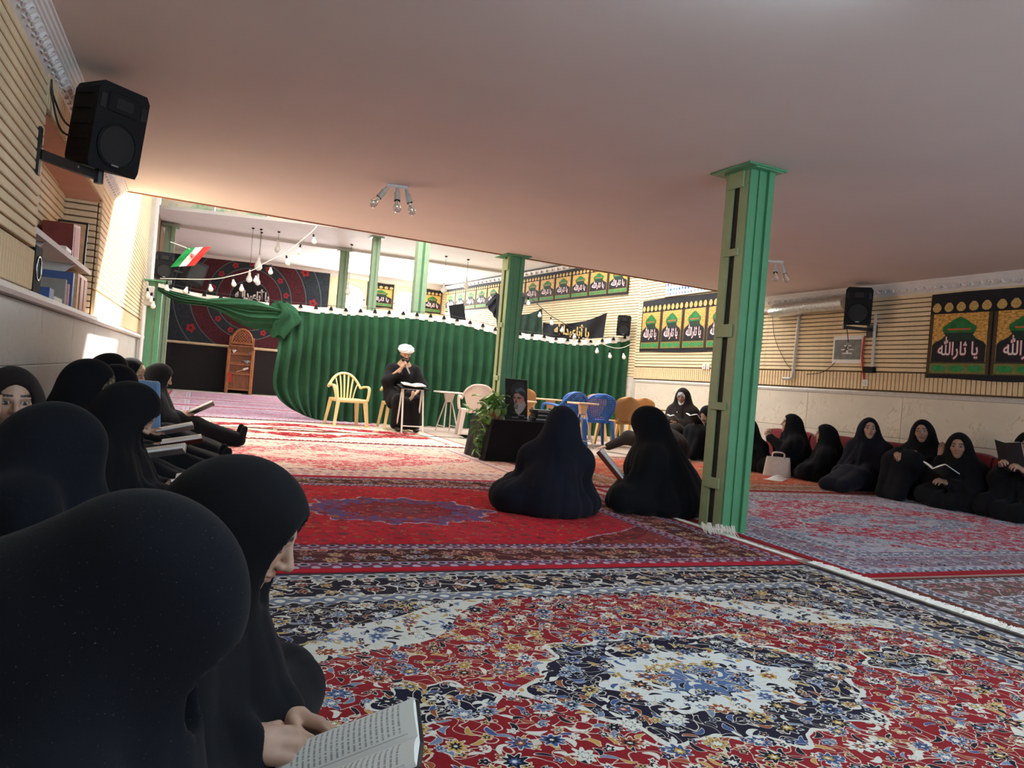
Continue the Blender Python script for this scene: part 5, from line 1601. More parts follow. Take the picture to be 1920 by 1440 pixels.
for k in range(3):
    MB().tube(bez([(0, 0, .09), (-.12, -.03, .14), (-.18 - .02 * k, -.04 + .02 * k, -.05), (-.2 - .02 * k, -.06 + .03 * k, -.36 + .05 * k)], 6), .0025, 4).build('stem', M['stem'], pl)
# ================================================================ LETTERED BANNERS
def text_mesh(name, body, mat, width, height, bold=.02, depth=.0006):
    """lettering as a flat mesh in the xz plane, facing -y, centred on x, resting on z = 0"""
    cv = bpy.data.curves.new(name, 'FONT'); cv.body = body[::-1]; cv.size = 1.0; cv.offset = bold; cv.resolution_u = 3
    o = bpy.data.objects.new(name, cv); COL.objects.link(o)
    dg = bpy.context.evaluated_depsgraph_get()
    me = bpy.data.meshes.new_from_object(o.evaluated_get(dg))
    bpy.data.objects.remove(o); bpy.data.curves.remove(cv)
    n = len(me.vertices); co = np.zeros(n * 3); me.vertices.foreach_get('co', co); co = co.reshape(-1, 3)
    lo, hi = co.min(0), co.max(0); s = (hi - lo)[:2]
    out = np.zeros_like(co)
    out[:, 0] = (co[:, 0] - (lo[0] + hi[0]) / 2) / s[0] * width
    out[:, 2] = (co[:, 1] - lo[1]) / s[1] * height
    me.vertices.foreach_set('co', out.ravel())
    me.materials.clear(); me.materials.append(mat); me.name = name; me.update()
    return me
TXT1 = '\uFBFE\uFE8E \uFE9B\uFE8E\uFEAD\uFDF2'
TXT2 = '\uFBFE\uFE8E \uFE83\uFE91\uFE8E\uFECB\uFE92\uFEAA\uFDF2'
m = NT('gold_brocade_print'); v = m.coord('Object')
x_, y_, z_ = m.sep(v)
nz = m.noise(m.comb(x_ * 1.0, z_ * 2.2), 26.0, 3.0)
M['gold'] = m.fin(m.ramp(nz, [(.35, lin(150, 104, 44)), (.5, lin(206, 156, 74)), (.66, lin(226, 186, 104))], 'LINEAR'), .7)
M['ban_black'] = pmat('black_banner_cloth', (22, 24, 32), .85, .15, 20)
M['ban_green'] = pmat('green_banner_print', (34, 112, 56), .8, .35, 14)
M['ban_dkgreen'] = pmat('dark_green_banner_print', (28, 52, 42), .85, .25, 12)
M['ban_olive'] = pmat('olive_banner_band', (112, 118, 62), .8, .25, 30)
M['ban_emerald'] = pmat('emerald_banner_print', (40, 132, 74), .8, .3, 20)
M['ban_brown'] = pmat('brown_banner_border', (74, 58, 40), .85, .25, 30)
M['ban_gold_l'] = pmat('gold_banner_ornament', (190, 160, 96), .75, .3, 40)
M['letter'] = pmat('pinkish_white_lettering', (236, 214, 216), .7, .05, 20)
M['letter_edge'] = pmat('maroon_letter_outline', (120, 36, 52), .7, .1, 20)
M['letter_red'] = pmat('red_small_lettering', (190, 84, 50), .7, .1, 20)
half = [(-.46, 0), (-.46, .34), (-.42, .40), (-.30, .47), (-.235, .55), (-.29, .66), (-.28, .73), (-.20, .79), (-.12, .86), (0, .93)]
ARCH = half + [(-x, z) for x, z in half[::-1][1:]]
GREENTOP = [(-.262, .60), (-.29, .66), (-.28, .73), (-.20, .79), (-.12, .86), (0, .93), (.12, .86), (.20, .79), (.28, .73), (.29, .66), (.262, .60)]
FL = Matrix(((1, 0, 0), (0, 0, -1), (0, 1, 0)))          # xy polygon to xz plane, facing -y
def motif(poly, sx, sz, oz, mat, name):
    return MB().prism([(x * sx, z * sz + oz) for x, z in poly], .001, FL).mesh(name, M[mat])
def panel_set(W, H):
    f0, f1 = .20 * H, .76 * H; fh = f1 - f0
    S_ = []
    S_.append(('border_print', -.003, MB().box((0, 0, (f0 - .145 * H + f1) / 2), (W * .97, .001, f1 - f0 + .145 * H)).mesh('border_print', M['ban_brown'])))
    S_.append(('gold_field', -.0045, MB().box((0, 0, (f0 + f1) / 2), (W * .86, .001, fh)).mesh('gold_field', M['gold'])))
    S_.append(('arch_print', -.006, motif(ARCH, W * .92, fh, f0, 'ban_dkgreen', 'arch_print')))
    S_.append(('dome_print', -.0075, motif(GREENTOP, W * .92, fh, f0, 'ban_green', 'dome_print')))
    S_.append(('arch_base_print', -.0075, motif([(-.455, .0), (-.455, .34), (-.42, .39), (-.33, .44), (.33, .44), (.42, .39), (.455, .34), (.455, 0)], W * .92, fh, f0, 'ban_black', 'arch_base_print')))
    S_.append(('small_lettering', -.009, MB().box((0, 0, f0 + fh * .67), (W * .36, .0008, fh * .035)).mesh('small_lettering', M['letter_red'])))
    S_.append(('green_strip', -.0045, MB().box((0, 0, f0 - .075 * H), (W * .88, .001, .115 * H)).mesh('green_strip', M['ban_olive'])))
    for k in (-1, 0, 1):
        S_.append(('strip_rosette', -.006, MB().prism([(W * (.285 * k) + W * .12 * math.cos(t * PI / 6), f0 - .075 * H + .036 * H * math.sin(t * PI / 6)) for t in range(12)], .001, FL).mesh('strip_rosette', M['ban_emerald'])))
    for k in range(5):
        S_.append(('frieze_rosette', -.0045, MB().prism([(W * (.195 * (k - 2)) + W * .075 * math.cos(t * PI / 5), .83 * H + .05 * H * math.sin(t * PI / 5) * (1.25 if t == 2 or t == 3 else 1)) for t in range(10)], .001, FL).mesh('frieze_rosette', M['ban_gold_l'])))
    e = text_mesh('letter_outline', TXT1, M['letter_edge'], W * .66, fh * .50, .05)
    t_ = text_mesh('lettering', TXT1, M['letter'], W * .63, fh * .47, .014)
    return S_, e, t_, f0 + fh * .05, fh
def banner(label, p0, p1, z0, H, n, group=None, wav=.0):
    """row of n panels from p0 to p1 (left to right as seen from the room)"""
    p0 = Vector((*p0, 0)); p1 = Vector((*p1, 0)); d = p1 - p0; L = d.length; W = L / n
    ang = math.atan2(d.y, d.x)
    t = thing('lettered_banner', label, 'banner', (p0.x, p0.y, z0), ang, group)
    S_, e, tx, zt, fh = panel_set(W, H)
    b = MB(); r = random.Random(int(L * 100))
    b.grid(lambda u, v: (u * L, .0 + .003 * math.sin(20 * u), v * H + (.012 * math.sin(9 * u + 1) if v < .5 else .006 * math.sin(7 * u))), 40, 4); b.grid(lambda u, v: ((1 - u) * L, .006 + .003 * math.sin(20 * (1 - u)), v * H + (.012 * math.sin(9 * (1 - u) + 1) if v < .5 else .006 * math.sin(7 * (1 - u)))), 40, 4)
    b.build('cloth', M['ban_black'], t, smooth='all')
    for k in range(n):
        cx = (k + .5) * W
        for nm, dy, me in S_: inst(me, nm, t, (cx, dy - .003, 0))
        lo_ = inst(e, 'letter_outline', t, (cx, -.0125, zt - .012)); inst(tx, 'lettering', lo_, (0, -.0015, .012))
    return t
banner('gold and green lettered banner of five panels beside the far right loudspeaker', (XR - .045, 12.72), (XR - .045, 9.30), 1.70, .98, 5)
banner('gold and green lettered banner at the right edge, under the cornice', (XR - .045, 6.42), (XR - .045, 4.1), 1.35, .98, 3)
dn = Vector((XRB - XR, YBACK - YR, 0)).normalized(); pA = Vector((XR, YR, 0)) + dn * 9.4 + nr * .06; pB = Vector((XR, YR, 0)) + dn * .35 + nr * .06
banner('long row of lettered banner panels high on the slanting right wall', (pA.x, pA.y), (pB.x, pB.y), 2.86, .70, 13)
banner('lettered banner panels on the far wall between the arched windows', (4.5, YBACK - .03), (5.30, YBACK - .03), 2.82, .72, 1)
banner('lettered banner panel on the far wall right of the windows', (6.2, YBACK - .03), (6.8, YBACK - .03), 2.82, .72, 1)
banner('lettered banner panel on the far wall left of the windows', (3.36, YBACK - .12), (3.60, YBACK - .12), 2.9, .66, 1) if False else None

# ================================================================ FAR WALL: backdrop, rail, black cloth, pulpit
def backdrop_mat():
    m = NT('backdrop_print'); x, y, z = m.sep(m.coord('Object'))
    cx, cz = .10, .10
    dx, dz = x - cx, z - cz
    r = (dx * dx + dz * dz).sqrt(); th = dz.atan2(dx)
    nz = m.noise(m.comb(x, z), 7.0, 4.0, .6, dist=2.0); scr = m.noise(m.comb(x, z, 2.0), 10.0, 2.0, dist=2.5)
    col = m.ramp(nz, [(.3, lin(20, 22, 32)), (.7, lin(40, 44, 58))], 'LINEAR')
    swirl = ((scr * 6.0).fract() - .5).abs().lt(.10)
    col = m.mixc(swirl * r.gt(1.5) * .35, col, lin(70, 110, 116))
    red = m.mixc(swirl, lin(52, 16, 28), lin(120, 32, 48))
    col = m.mixc(r.band(1.12, 1.52), col, red); col = m.mixc(r.band(.52, .86), col, red)
    col = m.mixc(r.band(.86, 1.12), col, lin(34, 44, 50))
    for q in (.52, .86, 1.12, 1.53, 1.95): col = m.mixc((r - q).abs().lt(.012) * .8, col, lin(96, 110, 118))
    # poppies in a ring and in the corners
    for rad, cnt, size, ph_ in ((.99, 14.0, .075, 0.0), (1.72, 12.0, .11, .4)):
        a = (th * (cnt / 6.2832) + ph_).fract() - .5
        px = a * (6.2832 / cnt) * rad; pr = (px * px + (r - rad) * (r - rad)).sqrt() / ((px.atan2(r - rad) * 5.0).cos() * .18 + 1.0)
        col = m.mixc(pr.lt(size), col, lin(150, 36, 50)); col = m.mixc(pr.lt(size * .3), col, lin(60, 14, 24))
    col = m.mixc(r.lt(.51), col, lin(18, 17, 21))
    return m.fin(col, .85)
M['backdrop'] = backdrop_mat()
YBD = YBACK - .07
bd = thing('backdrop_banner', 'dark backdrop cloth with red ring ornament and white lettering on the far wall', 'banner', (1.15, YBD, 2.52))
b = MB(); b.grid(lambda u, v: (-1.98 + 4.22 * u, .01 * math.sin(9 * u), -1.22 + 2.38 * v), 30, 2); b.grid(lambda u, v: (2.24 - 4.22 * u, .01 + .01 * math.sin(9 * (1 - u)), -1.22 + 2.38 * v), 30, 2)
b.build('cloth', M['backdrop'], bd, smooth='all')
inst(text_mesh('lettering', TXT2, pmat('silver_lettering', (214, 210, 208), .6), .90, .42, .045), 'lettering', bd, (.16, -.02, .02))
rl = MB(); rl.tube([(XL + .02, YBD - .06, 1.27), (3.3, YBD - .06, 1.27)], .035, 8)
tag(rl.build('bamboo_rail', pmat('cream_bamboo', (214, 196, 160), .6), smooth=40), 'cream wooden rail across the foot of the dark backdrop', 'rail')
bc = MB()
bc.grid(lambda u, v: (XL + .04 + 3.9 * u, YBD - .03 + .012 * math.sin(30 * u), .01 + 1.23 * v), 60, 2); bc.grid(lambda u, v: (XL + .04 + 3.9 * (1 - u), YBD - .018 + .012 * math.sin(30 * (1 - u)), .01 + 1.23 * v), 60, 2)
tag(bc.build('black_cloth', pmat('plain_black_cloth', (30, 29, 33), .9), smooth='all'), 'plain black cloth hanging below the rail on the far wall', 'cloth')

M['wood_dark'] = wood_mat('darker_honey_wood', (128, 78, 48))
mb = thing('wooden_pulpit', 'tall honey-coloured wooden pulpit with steps and carved arched back', 'pulpit', (1.12, 22.1, 0), -.05)
for s in (-1, 1):
    MB().box((s * .33, .1, .62), (.05, .44, 1.24), bevel=.006).build('side_panel', M['wood'], mb)
    MB().box((s * .30, -.14, .60), (.07, .05, 1.2), bevel=.006).build('stile', M['wood'], mb)
    MB().box((s * .30, .12, 1.35), (.05, .05, .4), bevel=.006).build('back_post', M['wood'], mb)
for k, (z0, z1, y_) in enumerate(((.10, .52, -.13), (.56, .78, -.08), (.82, 1.05, -.03), (1.09, 1.28, .02))):
    MB().box((0, y_ + .02, (z0 + z1) / 2), (.56, .02, z1 - z0)).build('riser', M['wood_dark'], mb)  # darker tone puts the shade of a recess into the riser wood
    f = MB()
    f.box((0, y_ + .005, z0 + .02), (.56, .02, .035)); 
    f.build('riser_rail', M['wood'], mb)
    MB().box((0, y_ + .03, z1 + .02), (.62, .14, .035), bevel=.006).build('step', M['wood'], mb)
ap = [(.27 * math.cos(PI * k / 16), 1.40 + .36 * math.sin(PI * k / 16)) for k in range(17)]
MB().tube([(x, .12, z) for x, z in ap] , .032, 8).build('arch_frame', M['wood'], mb, smooth=45)
MB().box((0, .12, 1.38), (.56, .05, .06)).build('arch_sill', M['wood'], mb)
lt = MB(); r = random.Random(4)
for k in range(-6, 7):
    for s in (-1, 1):
        x0 = k * .075; pts = []
        for q in range(10):
            x = x0 + s * q * .045; z = 1.40 + q * .045
            if abs(x) < .26 and z < 1.40 + .35 * math.sqrt(max(0, 1 - (x / .265) ** 2)): pts.append((x, .12, z))
        if len(pts) > 1: lt.tube(pts, .012, 5)
o = lt.build('fretwork', M['wood'], mb); o['kind'] = 'stuff'
def lump(name, label, cat, loc, sz, mat, rz=0):
    t = thing(name, label, cat, loc, rz)
    b = MB(); b.grid(lambda u, v: (sz[0] * math.cos(2 * PI * u) * math.sin(PI * (v * .5 + .5)) * (1 + .2 * math.sin(6 * PI * u + 3 * v)), sz[1] * math.sin(2 * PI * u) * math.sin(PI * (v * .5 + .5)) * (1 + .15 * math.sin(8 * PI * u)), sz[2] * (1 - v) ** .7), 18, 8); b.build('cloth_body', mat, t, smooth='all')
    return t
lump('cloth_bundle', 'grey and white cloth bundle on a step of the pulpit', 'cloth', (1.30, 22.03, .815), (.14, .06, .11), M['scarf_white'])
lump('paper_bag', 'small white bag on the upper step of the pulpit', 'bag', (.93, 22.06, 1.085), (.06, .04, .10), M['white_paint'])
lump('paper_bag', 'small crumpled white paper at the right of the pulpit', 'paper', (1.36, 22.10, 1.085), (.05, .03, .06), M['white_paint'])
sk_ = thing('fly_whisk', 'white paper roll on a stick across the pulpit step', 'stick', (1.2, 21.95, .60), 0)
MB().tube([(-.16, 0, 0), (.10, 0, .10)], .010, 6).build('stick', M['wood_light'], sk_); MB().tube([(0, -.01, .07), (.13, -.01, .12)], .028, 8).build('roll', M['white_paint'], sk_)
tag(MB().box((.88, 21.93, .43), (.07, .01, .26)).build('red_ribbon', pmat('red_cloth', (200, 44, 44), .8)), 'red ribbon hanging from a pulpit step', 'ribbon')

# ================================================================ LOUDSPEAKERS
def loudspeaker(label, loc, rz, pitch=0.0, s=1.0, name='loudspeaker'):
    t = thing(name, label, 'loudspeaker', loc, rz, None, s); t.rotation_euler = Euler((pitch, 0, rz), 'XYZ')
    # front faces local -y; tapered cabinet
    W, H, D = .36, .54, .32
    fr = [(-.5, 0), (.5, 0), (.5, .72), (.40, 1), (-.40, 1), (-.5, .72)]
    fr = [(-.46, .0), (.46, .0), (.5, .08), (.5, .92), (.42, 1.0), (-.42, 1.0), (-.5, .92), (-.5, .08)]
    b = MB()
    A = [(x * W, -D / 2, (z - .5) * H) for x, z in fr]; B = [(x * W * .66, D / 2, (z - .5) * H * .94) for x, z in fr]
    n = len(fr); b.add(A + B, [tuple(range(n)), tuple(range(n, 2 * n))[::-1]] + [(k, k + n, (k + 1) % n + n, (k + 1) % n) for k in range(n)])
    b.build('cabinet', M['black_plastic'], t)
    b = MB(); ring = [(.135 * math.cos(a * PI / 16), -D / 2 - .006, -.10 + .135 * math.sin(a * PI / 16)) for a in range(33)]; b.tube(ring, .010, 6); wf_ = b.build('woofer_ring', M['black_plastic'], t, smooth=40)
    MB().lathe([(.13, 0), (.06, .03), (.03, .02)], 24, (0, -D / 2 - .002, -.10), RX(PI / 2) @ Matrix.Diagonal((1, 1, -1))).build('woofer_cone', M['black_grille'], wf_, smooth=40)
    ho_ = MB().box((0, -D / 2 - .004, .16), (.22, .012, .12), bevel=.005).build('horn', M['black_plastic'], t)
    MB().box((0, -D / 2 - .011, .16), (.12, .006, .07), bevel=.002).build('horn_throat', M['black_grille'], ho_)
    for s_ in (-1, 1): MB().box((s_ * .145, -D / 2 - .003, .15), (.04, .008, .09), bevel=.002).build('port', M['black_grille'], t)
    MB().box((.0, -D / 2 - .012, -.225), (.05, .004, .009)).build('badge', M['metal'], t)
    for k in range(5):
        for s_ in (-1, 1): MB().box((s_ * W * .43, 0, -.19 + .095 * k), (.012, D * .7, .016), RZ(s_ * .17 * -1 * -1)).build('rib', M['black_plastic'], t)
    return t
# large one high on the left wall, tilted down, on a swing bracket
loudspeaker('large black loudspeaker on a bracket high on the left wall', (-.60, 5.10, 2.185), .74, .14, .90)
bk_ = thing('wall_bracket', 'black steel bracket carrying the left loudspeaker', 'bracket', (XL + .02, 4.74, 1.92))
MB().box((.012, 0, 0), (.016, .05, .25)).build('wall_plate', M['black_metal'], bk_)
MB().box((.13, .17, -.015), (.035, .40, .05), RZ(-.62)).build('arm', M['black_metal'], bk_)
MB().tube([(.26, .33, -.06), (.26, .33, .06)], .025, 8).build('pivot', M['black_metal'], bk_)
for k in range(3): MB().ball((.03 + .07 * k, .02 + .09 * k, -.01), .008, 6).build('bolt', M['metal'], bk_)
cb_ = MB(); cb_.tube(bez([(-.70, 5.25, 2.15), (-.80, 5.05, 2.12), (-.845, 4.95, 2.28), (-.85, 4.93, 2.36), (-.84, 4.97, 2.28), (-.80, 5.2, 2.2), (-.70, 5.3, 2.22)], 8), .006, 6)
tag(cb_.build('speaker_cable', M['cable'], smooth=60), 'dark cable looping behind the left loudspeaker', 'cable')
# right wall
loudspeaker('black loudspeaker on the right wall between the two banners', (7.56, 7.22, 2.21), -.75, .10, .86)
b2 = thing('wall_bracket', 'black bracket under the right wall loudspeaker', 'bracket', (XR - .02, 7.25, 1.93))
MB().box((-.02, 0, 0), (.03, .14, .16)).build('wall_plate', M['black_metal'], b2); MB().box((-.2, .07, .02), (.38, .03, .04), RZ(-.25)).build('arm', M['black_metal'], b2); MB().tube([(-.36, .12, .0), (-.36, .12, .08)], .018, 8).build('pivot', M['black_metal'], b2)
loudspeaker('black loudspeaker at the right end of the curtain', (7.62, 13.02, 2.2), -.35, .1, .74)
loudspeaker('black loudspeaker on the post at the left end of the curtain', (-.57, 13.3, 2.285), .1, .0, .78)
q = thing('equipment_box', 'plain dark box beside the flag above the curtain', 'box', (-.13, 13.35, 2.24), .4)
MB().box((0, 0, 0), (.30, .22, .36), RY(.25), bevel=.01).build('body', M['black_plastic'], q); MB().box((0, -.112, 0), (.24, .004, .28), RY(.25)).build('front_grille', M['black_grille'], q)

# flag: green, white and red stripes with a small red emblem
fg = thing('national_flag', 'small green, white and red striped flag hanging by the left loudspeaker', 'flag', (-.24, 13.12, 2.585), 0, None, .74)
MB().tube([(-.36, 0, .10), (.10, 0, -.02)], .009, 6).build('pole', M['white_paint'], fg, smooth=40)
for k, (nm, c) in enumerate((('green_stripe', (20, 140, 70)), ('white_stripe', (226, 226, 226)), ('red_stripe', (206, 50, 44)))):
    b = MB(); b.grid(lambda u, v, k=k: (-.02 + .155 * (k + u) - .33 * v * .9 + .0, -.02 + .02 * math.sin(8 * v + 3 * u), .02 + .03 * (k + u) - .45 * v), 4, 12)
    b.grid(lambda u, v, k=k: (-.02 + .155 * (k + 1 - u) - .33 * v * .9, -.012 + .02 * math.sin(8 * v + 3 * (1 - u)), .02 + .03 * (k + 1 - u) - .45 * v), 4, 12)
    b.build(nm, pmat('flag_' + nm, c, .8), fg, smooth='all')
em = MB()
for k in range(4):
    a = (k - 1.5) * .5; em.tube([(.08 + .022 * math.sin(a), -.055, -.18), (.08 + .05 * math.sin(a * 1.3), -.055, -.13), (.08 + .03 * math.sin(a), -.055, -.10)], .005, 5)
em.tube([(.08, -.055, -.19), (.08, -.055, -.09)], .005, 5); o = em.build('emblem', pmat('red_emblem', (196, 60, 56), .8), fg); o['kind'] = 'stuff'

# ================================================================ LAMPS, STRINGS OF BULBS
m = NT('clear_bulb_glass'); m.b.inputs['Transmission Weight'].default_value = .7; M['bulb'] = m.fin((.9, .9, .88), .12)
m = NT('opal_bulb_glass'); v = m.coord('Object'); M['opal'] = m.fin(m.ramp(m.noise(v, 6.0), [(.3, lin(232, 230, 220)), (.7, lin(244, 242, 236))], 'LINEAR'), .25)
BULB = [(.012, 0), (.013, .02), (.016, .03), (.024, .045), (.030, .062), (.029, .078), (.020, .092), (.006, .099)]
def ceiling_lamp(label, x, y, rz):
    t = thing('ceiling_lamp', label, 'lamp', (x, y, ZC), rz)
    MB().box((0, 0, -.014), (.18, .05, .028), bevel=.006).build('base', M['gypsum'], t)
    for k, (a, sx) in enumerate(((-.62, -.075), (0.05, .0), (.35, .07))):
        Mx = RY(PI - a) @ RX(.28 * (k == 1))
        d = Mx @ Vector((0, 0, 1)); o0 = Vector((sx, 0, -.02))
        so_ = MB().tube([o0, o0 + d * .045, o0 + d * .05, o0 + d * .125], [.014, .018, .026, .026], 12).build('socket', M['rail'], t, smooth=40)
        s_ = MB().lathe([(r_ * 1.15, z * 1.15) for r_, z in BULB], 14, o0 + d * .118, Mx).build('bulb', M['bulb'], so_, smooth='all')
        MB().lathe([(.026, 0), (.026, .006)], 12, o0 + d * .122, Mx).build('collar', M['black_plastic'], so_)
ceiling_lamp('three-bulb ceiling lamp left of centre on the low ceiling', 1.47, 6.45, -.2)
ceiling_lamp('three-bulb ceiling lamp right of the near column', 5.85, 6.8, -.5)

sock_me = MB().tube([(0, 0, 0), (0, 0, -.05)], [.014, .018], 8).mesh('socket', M['black_plastic'], 40)
bulb_me = MB().lathe([(r_ * 1.25, -.045 - z * 1.25) for r_, z in BULB], 12).mesh('bulb', M['opal'], 'all')
def string_lights(label, pts, bulbs, mat='cable_white', tilt=.25):
    t = thing('string_lights', label, 'string lights', pts[0], 0, None)
    P0 = Vector(pts[0]); path = [p - P0 for p in bez(pts, 8)]
    MB().tube(path, .007, 5).build('cord', M[mat], t, smooth=60)
    for p in bulbs:
        q = Vector(p) - P0
        a = rnd.uniform(-tilt, tilt)
        s_ = inst(sock_me, 'socket', t, q + Vector((0, 0, .03)), (a, rnd.uniform(-tilt, tilt), 0)); inst(bulb_me, 'bulb', s_)
    return t
string_lights('string of white bulbs rising from the left post to the ceiling edge', [(-.6, 13, 2.06), (.11, 13, 2.14), (.44, 13, 2.24), (.72, 13, 2.36), (.9, 13, 2.5), (1.22, 13, 2.72), (1.44, 13, 2.94), (1.62, 13, 3.14), (1.72, 13, 3.3)],
    [(.11, 13, 2.08), (.44, 13, 2.2), (.58, 13, 2.14), (.79, 13, 2.3), (1.0, 13, 2.46), (1.23, 13, 2.64), (1.44, 13, 2.85), (1.63, 13, 3.05), (-.2, 13, 2.0), (-.5, 12.98, 2.0)])
string_lights('string of white bulbs sloping down right of the middle column', [(5.4, 13.6, 2.7), (5.82, 13.6, 2.6), (6.1, 13.6, 2.42), (6.33, 13.6, 2.28), (6.6, 13.6, 2.17), (6.9, 13.6, 2.06), (7.1, 13.55, 2.03)],
    [(5.82, 13.6, 2.55), (6.09, 13.6, 2.35), (6.33, 13.6, 2.22), (6.61, 13.6, 2.11), (6.88, 13.6, 2.0)], 'cable')
string_lights('string of three white bulbs sagging before the right end of the curtain', [(6.7, 12.9, 1.86), (7.0, 12.9, 1.83), (7.3, 12.9, 1.75), (7.55, 12.9, 1.75), (7.8, 12.9, 1.86)], [(7.03, 12.9, 1.73), (7.30, 12.9, 1.66), (7.60, 12.9, 1.67)])
string_lights('small cluster of bulbs on the grey switch box at the left post', [(-.78, 13.0, 2.0), (-.72, 12.98, 1.8), (-.70, 12.98, 1.75)], [(-.70, 12.97, 1.80), (-.66, 12.97, 1.72), (-.76, 12.97, 1.86)])
def pendant(label, x, y, z0, z1, big=1.0, white=True):
    t = thing('pendant_bulb', label, 'lamp', (x, y, z1))
    MB().tube([(0, 0, 0), (0, 0, z0 - z1 + .05)], .004, 5).build('cord', M['cable'], t)
    MB().box((0, 0, -.012), (.05, .05, .024)).build('ceiling_rose', M['black_plastic'], t)
    so_ = MB().tube([(0, 0, z0 - z1 + .10), (0, 0, z0 - z1 + .03)], [.014, .022], 10).build('socket', M['gypsum'], t, smooth=40)
    MB().lathe([(r_ * big * 1.9, z0 - z1 + .035 - z * big * 1.9) for r_, z in BULB], 14).build('bulb', M['opal'], so_, smooth='all')
ZP = ZU
pendant('pendant bulb on a long cord right of the widest post', 5.14, 17.0, 3.0, ZP)
pendant('pendant bulb nearest the middle column in the far hall', 5.68, 17.0, 3.18, ZP, 1.1)
pendant('pendant bulb hanging highest of the left cluster', 1.42, 17.0, 3.42, ZP, 1.1)
pendant('large pendant bulb in the middle of the left cluster', 1.06, 17.0, 3.05, ZP, 1.4)
pendant('low pendant bulb before the backdrop ornament', .90, 17.0, 2.72, ZP, 1.1)
pendant('pendant bulb beside the lowest one of the left cluster', 1.10, 17.4, 2.70, ZP, 1.0)
pendant('pendant bulb before the left arched window', 3.02, 17.3, 2.75, ZP, 1.2)

# ================================================================ RIGHT WALL FITTINGS
dt = MB(); dt.tube([(XR - .13, 9.05, 2.27), (XR - .13, 8.95, 2.27), (XR - .13, 8.6, 2.28), (XR - .13, 8.2, 2.30), (XR - .13, 7.9, 2.305), (XR - .13, 7.62, 2.31)], [.05, .095, .10, .095, .10, .10], 14)
tag(dt.build('foil_duct', M['foil'], smooth=50), 'silver foil duct running under the right cornice to the loudspeaker', 'duct')
def pipe(label, pts, r_, mat, name='wall_pipe', cat='pipe'):
    b = MB(); b.tube(pts, r_, 8); return tag(b.build(name, mat, smooth=50), label, cat)
pipe('grey upright pipe below the foil duct', [(XR - .06, 8.52, 2.22), (XR - .06, 8.55, 1.40), (XR - .06, 8.56, 1.31), (XR - .07, 8.60, 1.29), (XR - .08, 8.72, 1.29)], .022, M['rail'])
pipe('grey upright pipe beside the right wall loudspeaker', [(XR - .06, 7.19, 2.14), (XR - .06, 7.18, 1.42)], .018, M['rail'])
pipe('thin dark cable sagging from the right loudspeaker', bez([(XR - .25, 7.45, 1.95), (XR - .06, 7.62, 1.72), (XR - .05, 7.95, 1.42), (XR - .05, 8.3, 1.36)], 8), .005, M['cable'], 'speaker_cable', 'cable')
pipe('thin cable from the foil duct down to the tap', bez([(XR - .05, 9.1, 2.32), (XR - .05, 9.0, 1.9), (XR - .05, 8.75, 1.55), (XR - .05, 8.6, 1.42)], 8), .004, M['cable'], 'wall_cable', 'cable')
pipe('short white pipe stub left of the foil duct', [(XR - .08, 9.32, 2.30), (XR - .08, 9.05, 2.29)], .025, M['white_paint'])
pipe('red cord hanging under the right loudspeaker bracket', bez([(XR - .06, 7.34, 1.86), (XR - .05, 7.36, 1.6), (XR - .05, 7.30, 1.32)], 6), .012, pmat('red_cord', (190, 60, 50), .8), 'hanging_red_cord', 'cord')
tag(MB().box((XR - .05, 7.23, 1.44), (.06, .16, .075), bevel=.006).build('junction_box', M['black_plastic']), 'black junction box under the grey pipe', 'box')
ns = thing('notice_sheet', 'grey printed notice sheet in plastic on the right wall', 'notice', (XR - .045, 7.61, 1.70), -R90)
MB().box((0, 0, 0), (.50, .006, .36)).build('sheet', M['white_paint'], ns); pa_ = MB().box((0, -.004, .0), (.44, .003, .26)).build('printed_area', pmat('grey_print', (110, 112, 108), .4, .3, 12), ns)
for k, (dx, dz, w_) in enumerate(((0, .05, .12), (0, .0, .2), (0, -.05, .16))): MB().box((dx, -.006, dz), (w_, .002, .014)).build('print_line', M['white_paint'], pa_)
MB().box((0, -.006, .02), (.03, .002, .14)).build('emblem_print', M['white_paint'], pa_)
def socket(label, y, z):
    t = thing('wall_socket', label, 'socket', (XR - .03, y, z), -R90)
    MB().box((0, -.008, 0), (.085, .014, .085), bevel=.004).build('plate', M['white_paint'], t); MB().lathe([(.022, 0), (.022, .004)], 14, (0, -.016, 0), RX(PI / 2)).build('face', M['rail'], t)
socket('white wall socket under the red cord', 7.29, 1.27); socket('left white wall socket of the pair by the near column', 10.66, 1.44); socket('right white wall socket of the pair by the near column', 10.55, 1.44)
tp = thing('tile_panel', 'blue and white patterned tile panel above the five-panel banner', 'tile panel', (XR - .045, 12.0, 2.735), -R90)
m = NT('blue_tile_print'); x, y, z = m.sep(m.coord('Object')); vo = m.voronoi(m.comb(x, z), 11.0, 'F1', .2); r_, g_, b_ = m.sep(vo.outputs['Color']); dd_ = S(m.t, vo.outputs['Distance'])
M['tile'] = m.fin(m.mixc(dd_.lt(.28), lin(216, 222, 232), m.ramp(r_, [(0, lin(60, 90, 170)), (.6, lin(90, 150, 190)), (.85, lin(190, 120, 90))])), .25)
for k in range(7):
    for q_ in range(2): MB().box((.15 + .3 * k, 0, .15 + .3 * q_), (.292, .012, .292), bevel=.003).build('tile', M['tile'], tp)
MB().box((.9, -.008, .34), (1.2, .004, .14)).build('name_band', pmat('cobalt_glaze', (36, 52, 120), .25), tp)
inst(text_mesh('lettering', TXT1, M['white_paint'], .8, .11, .01), 'lettering', tp, (.9, -.013, .285))
MB().box((1.05, -.01, -.015), (2.1, .04, .03)).build('ledge', M['rail'], tp)

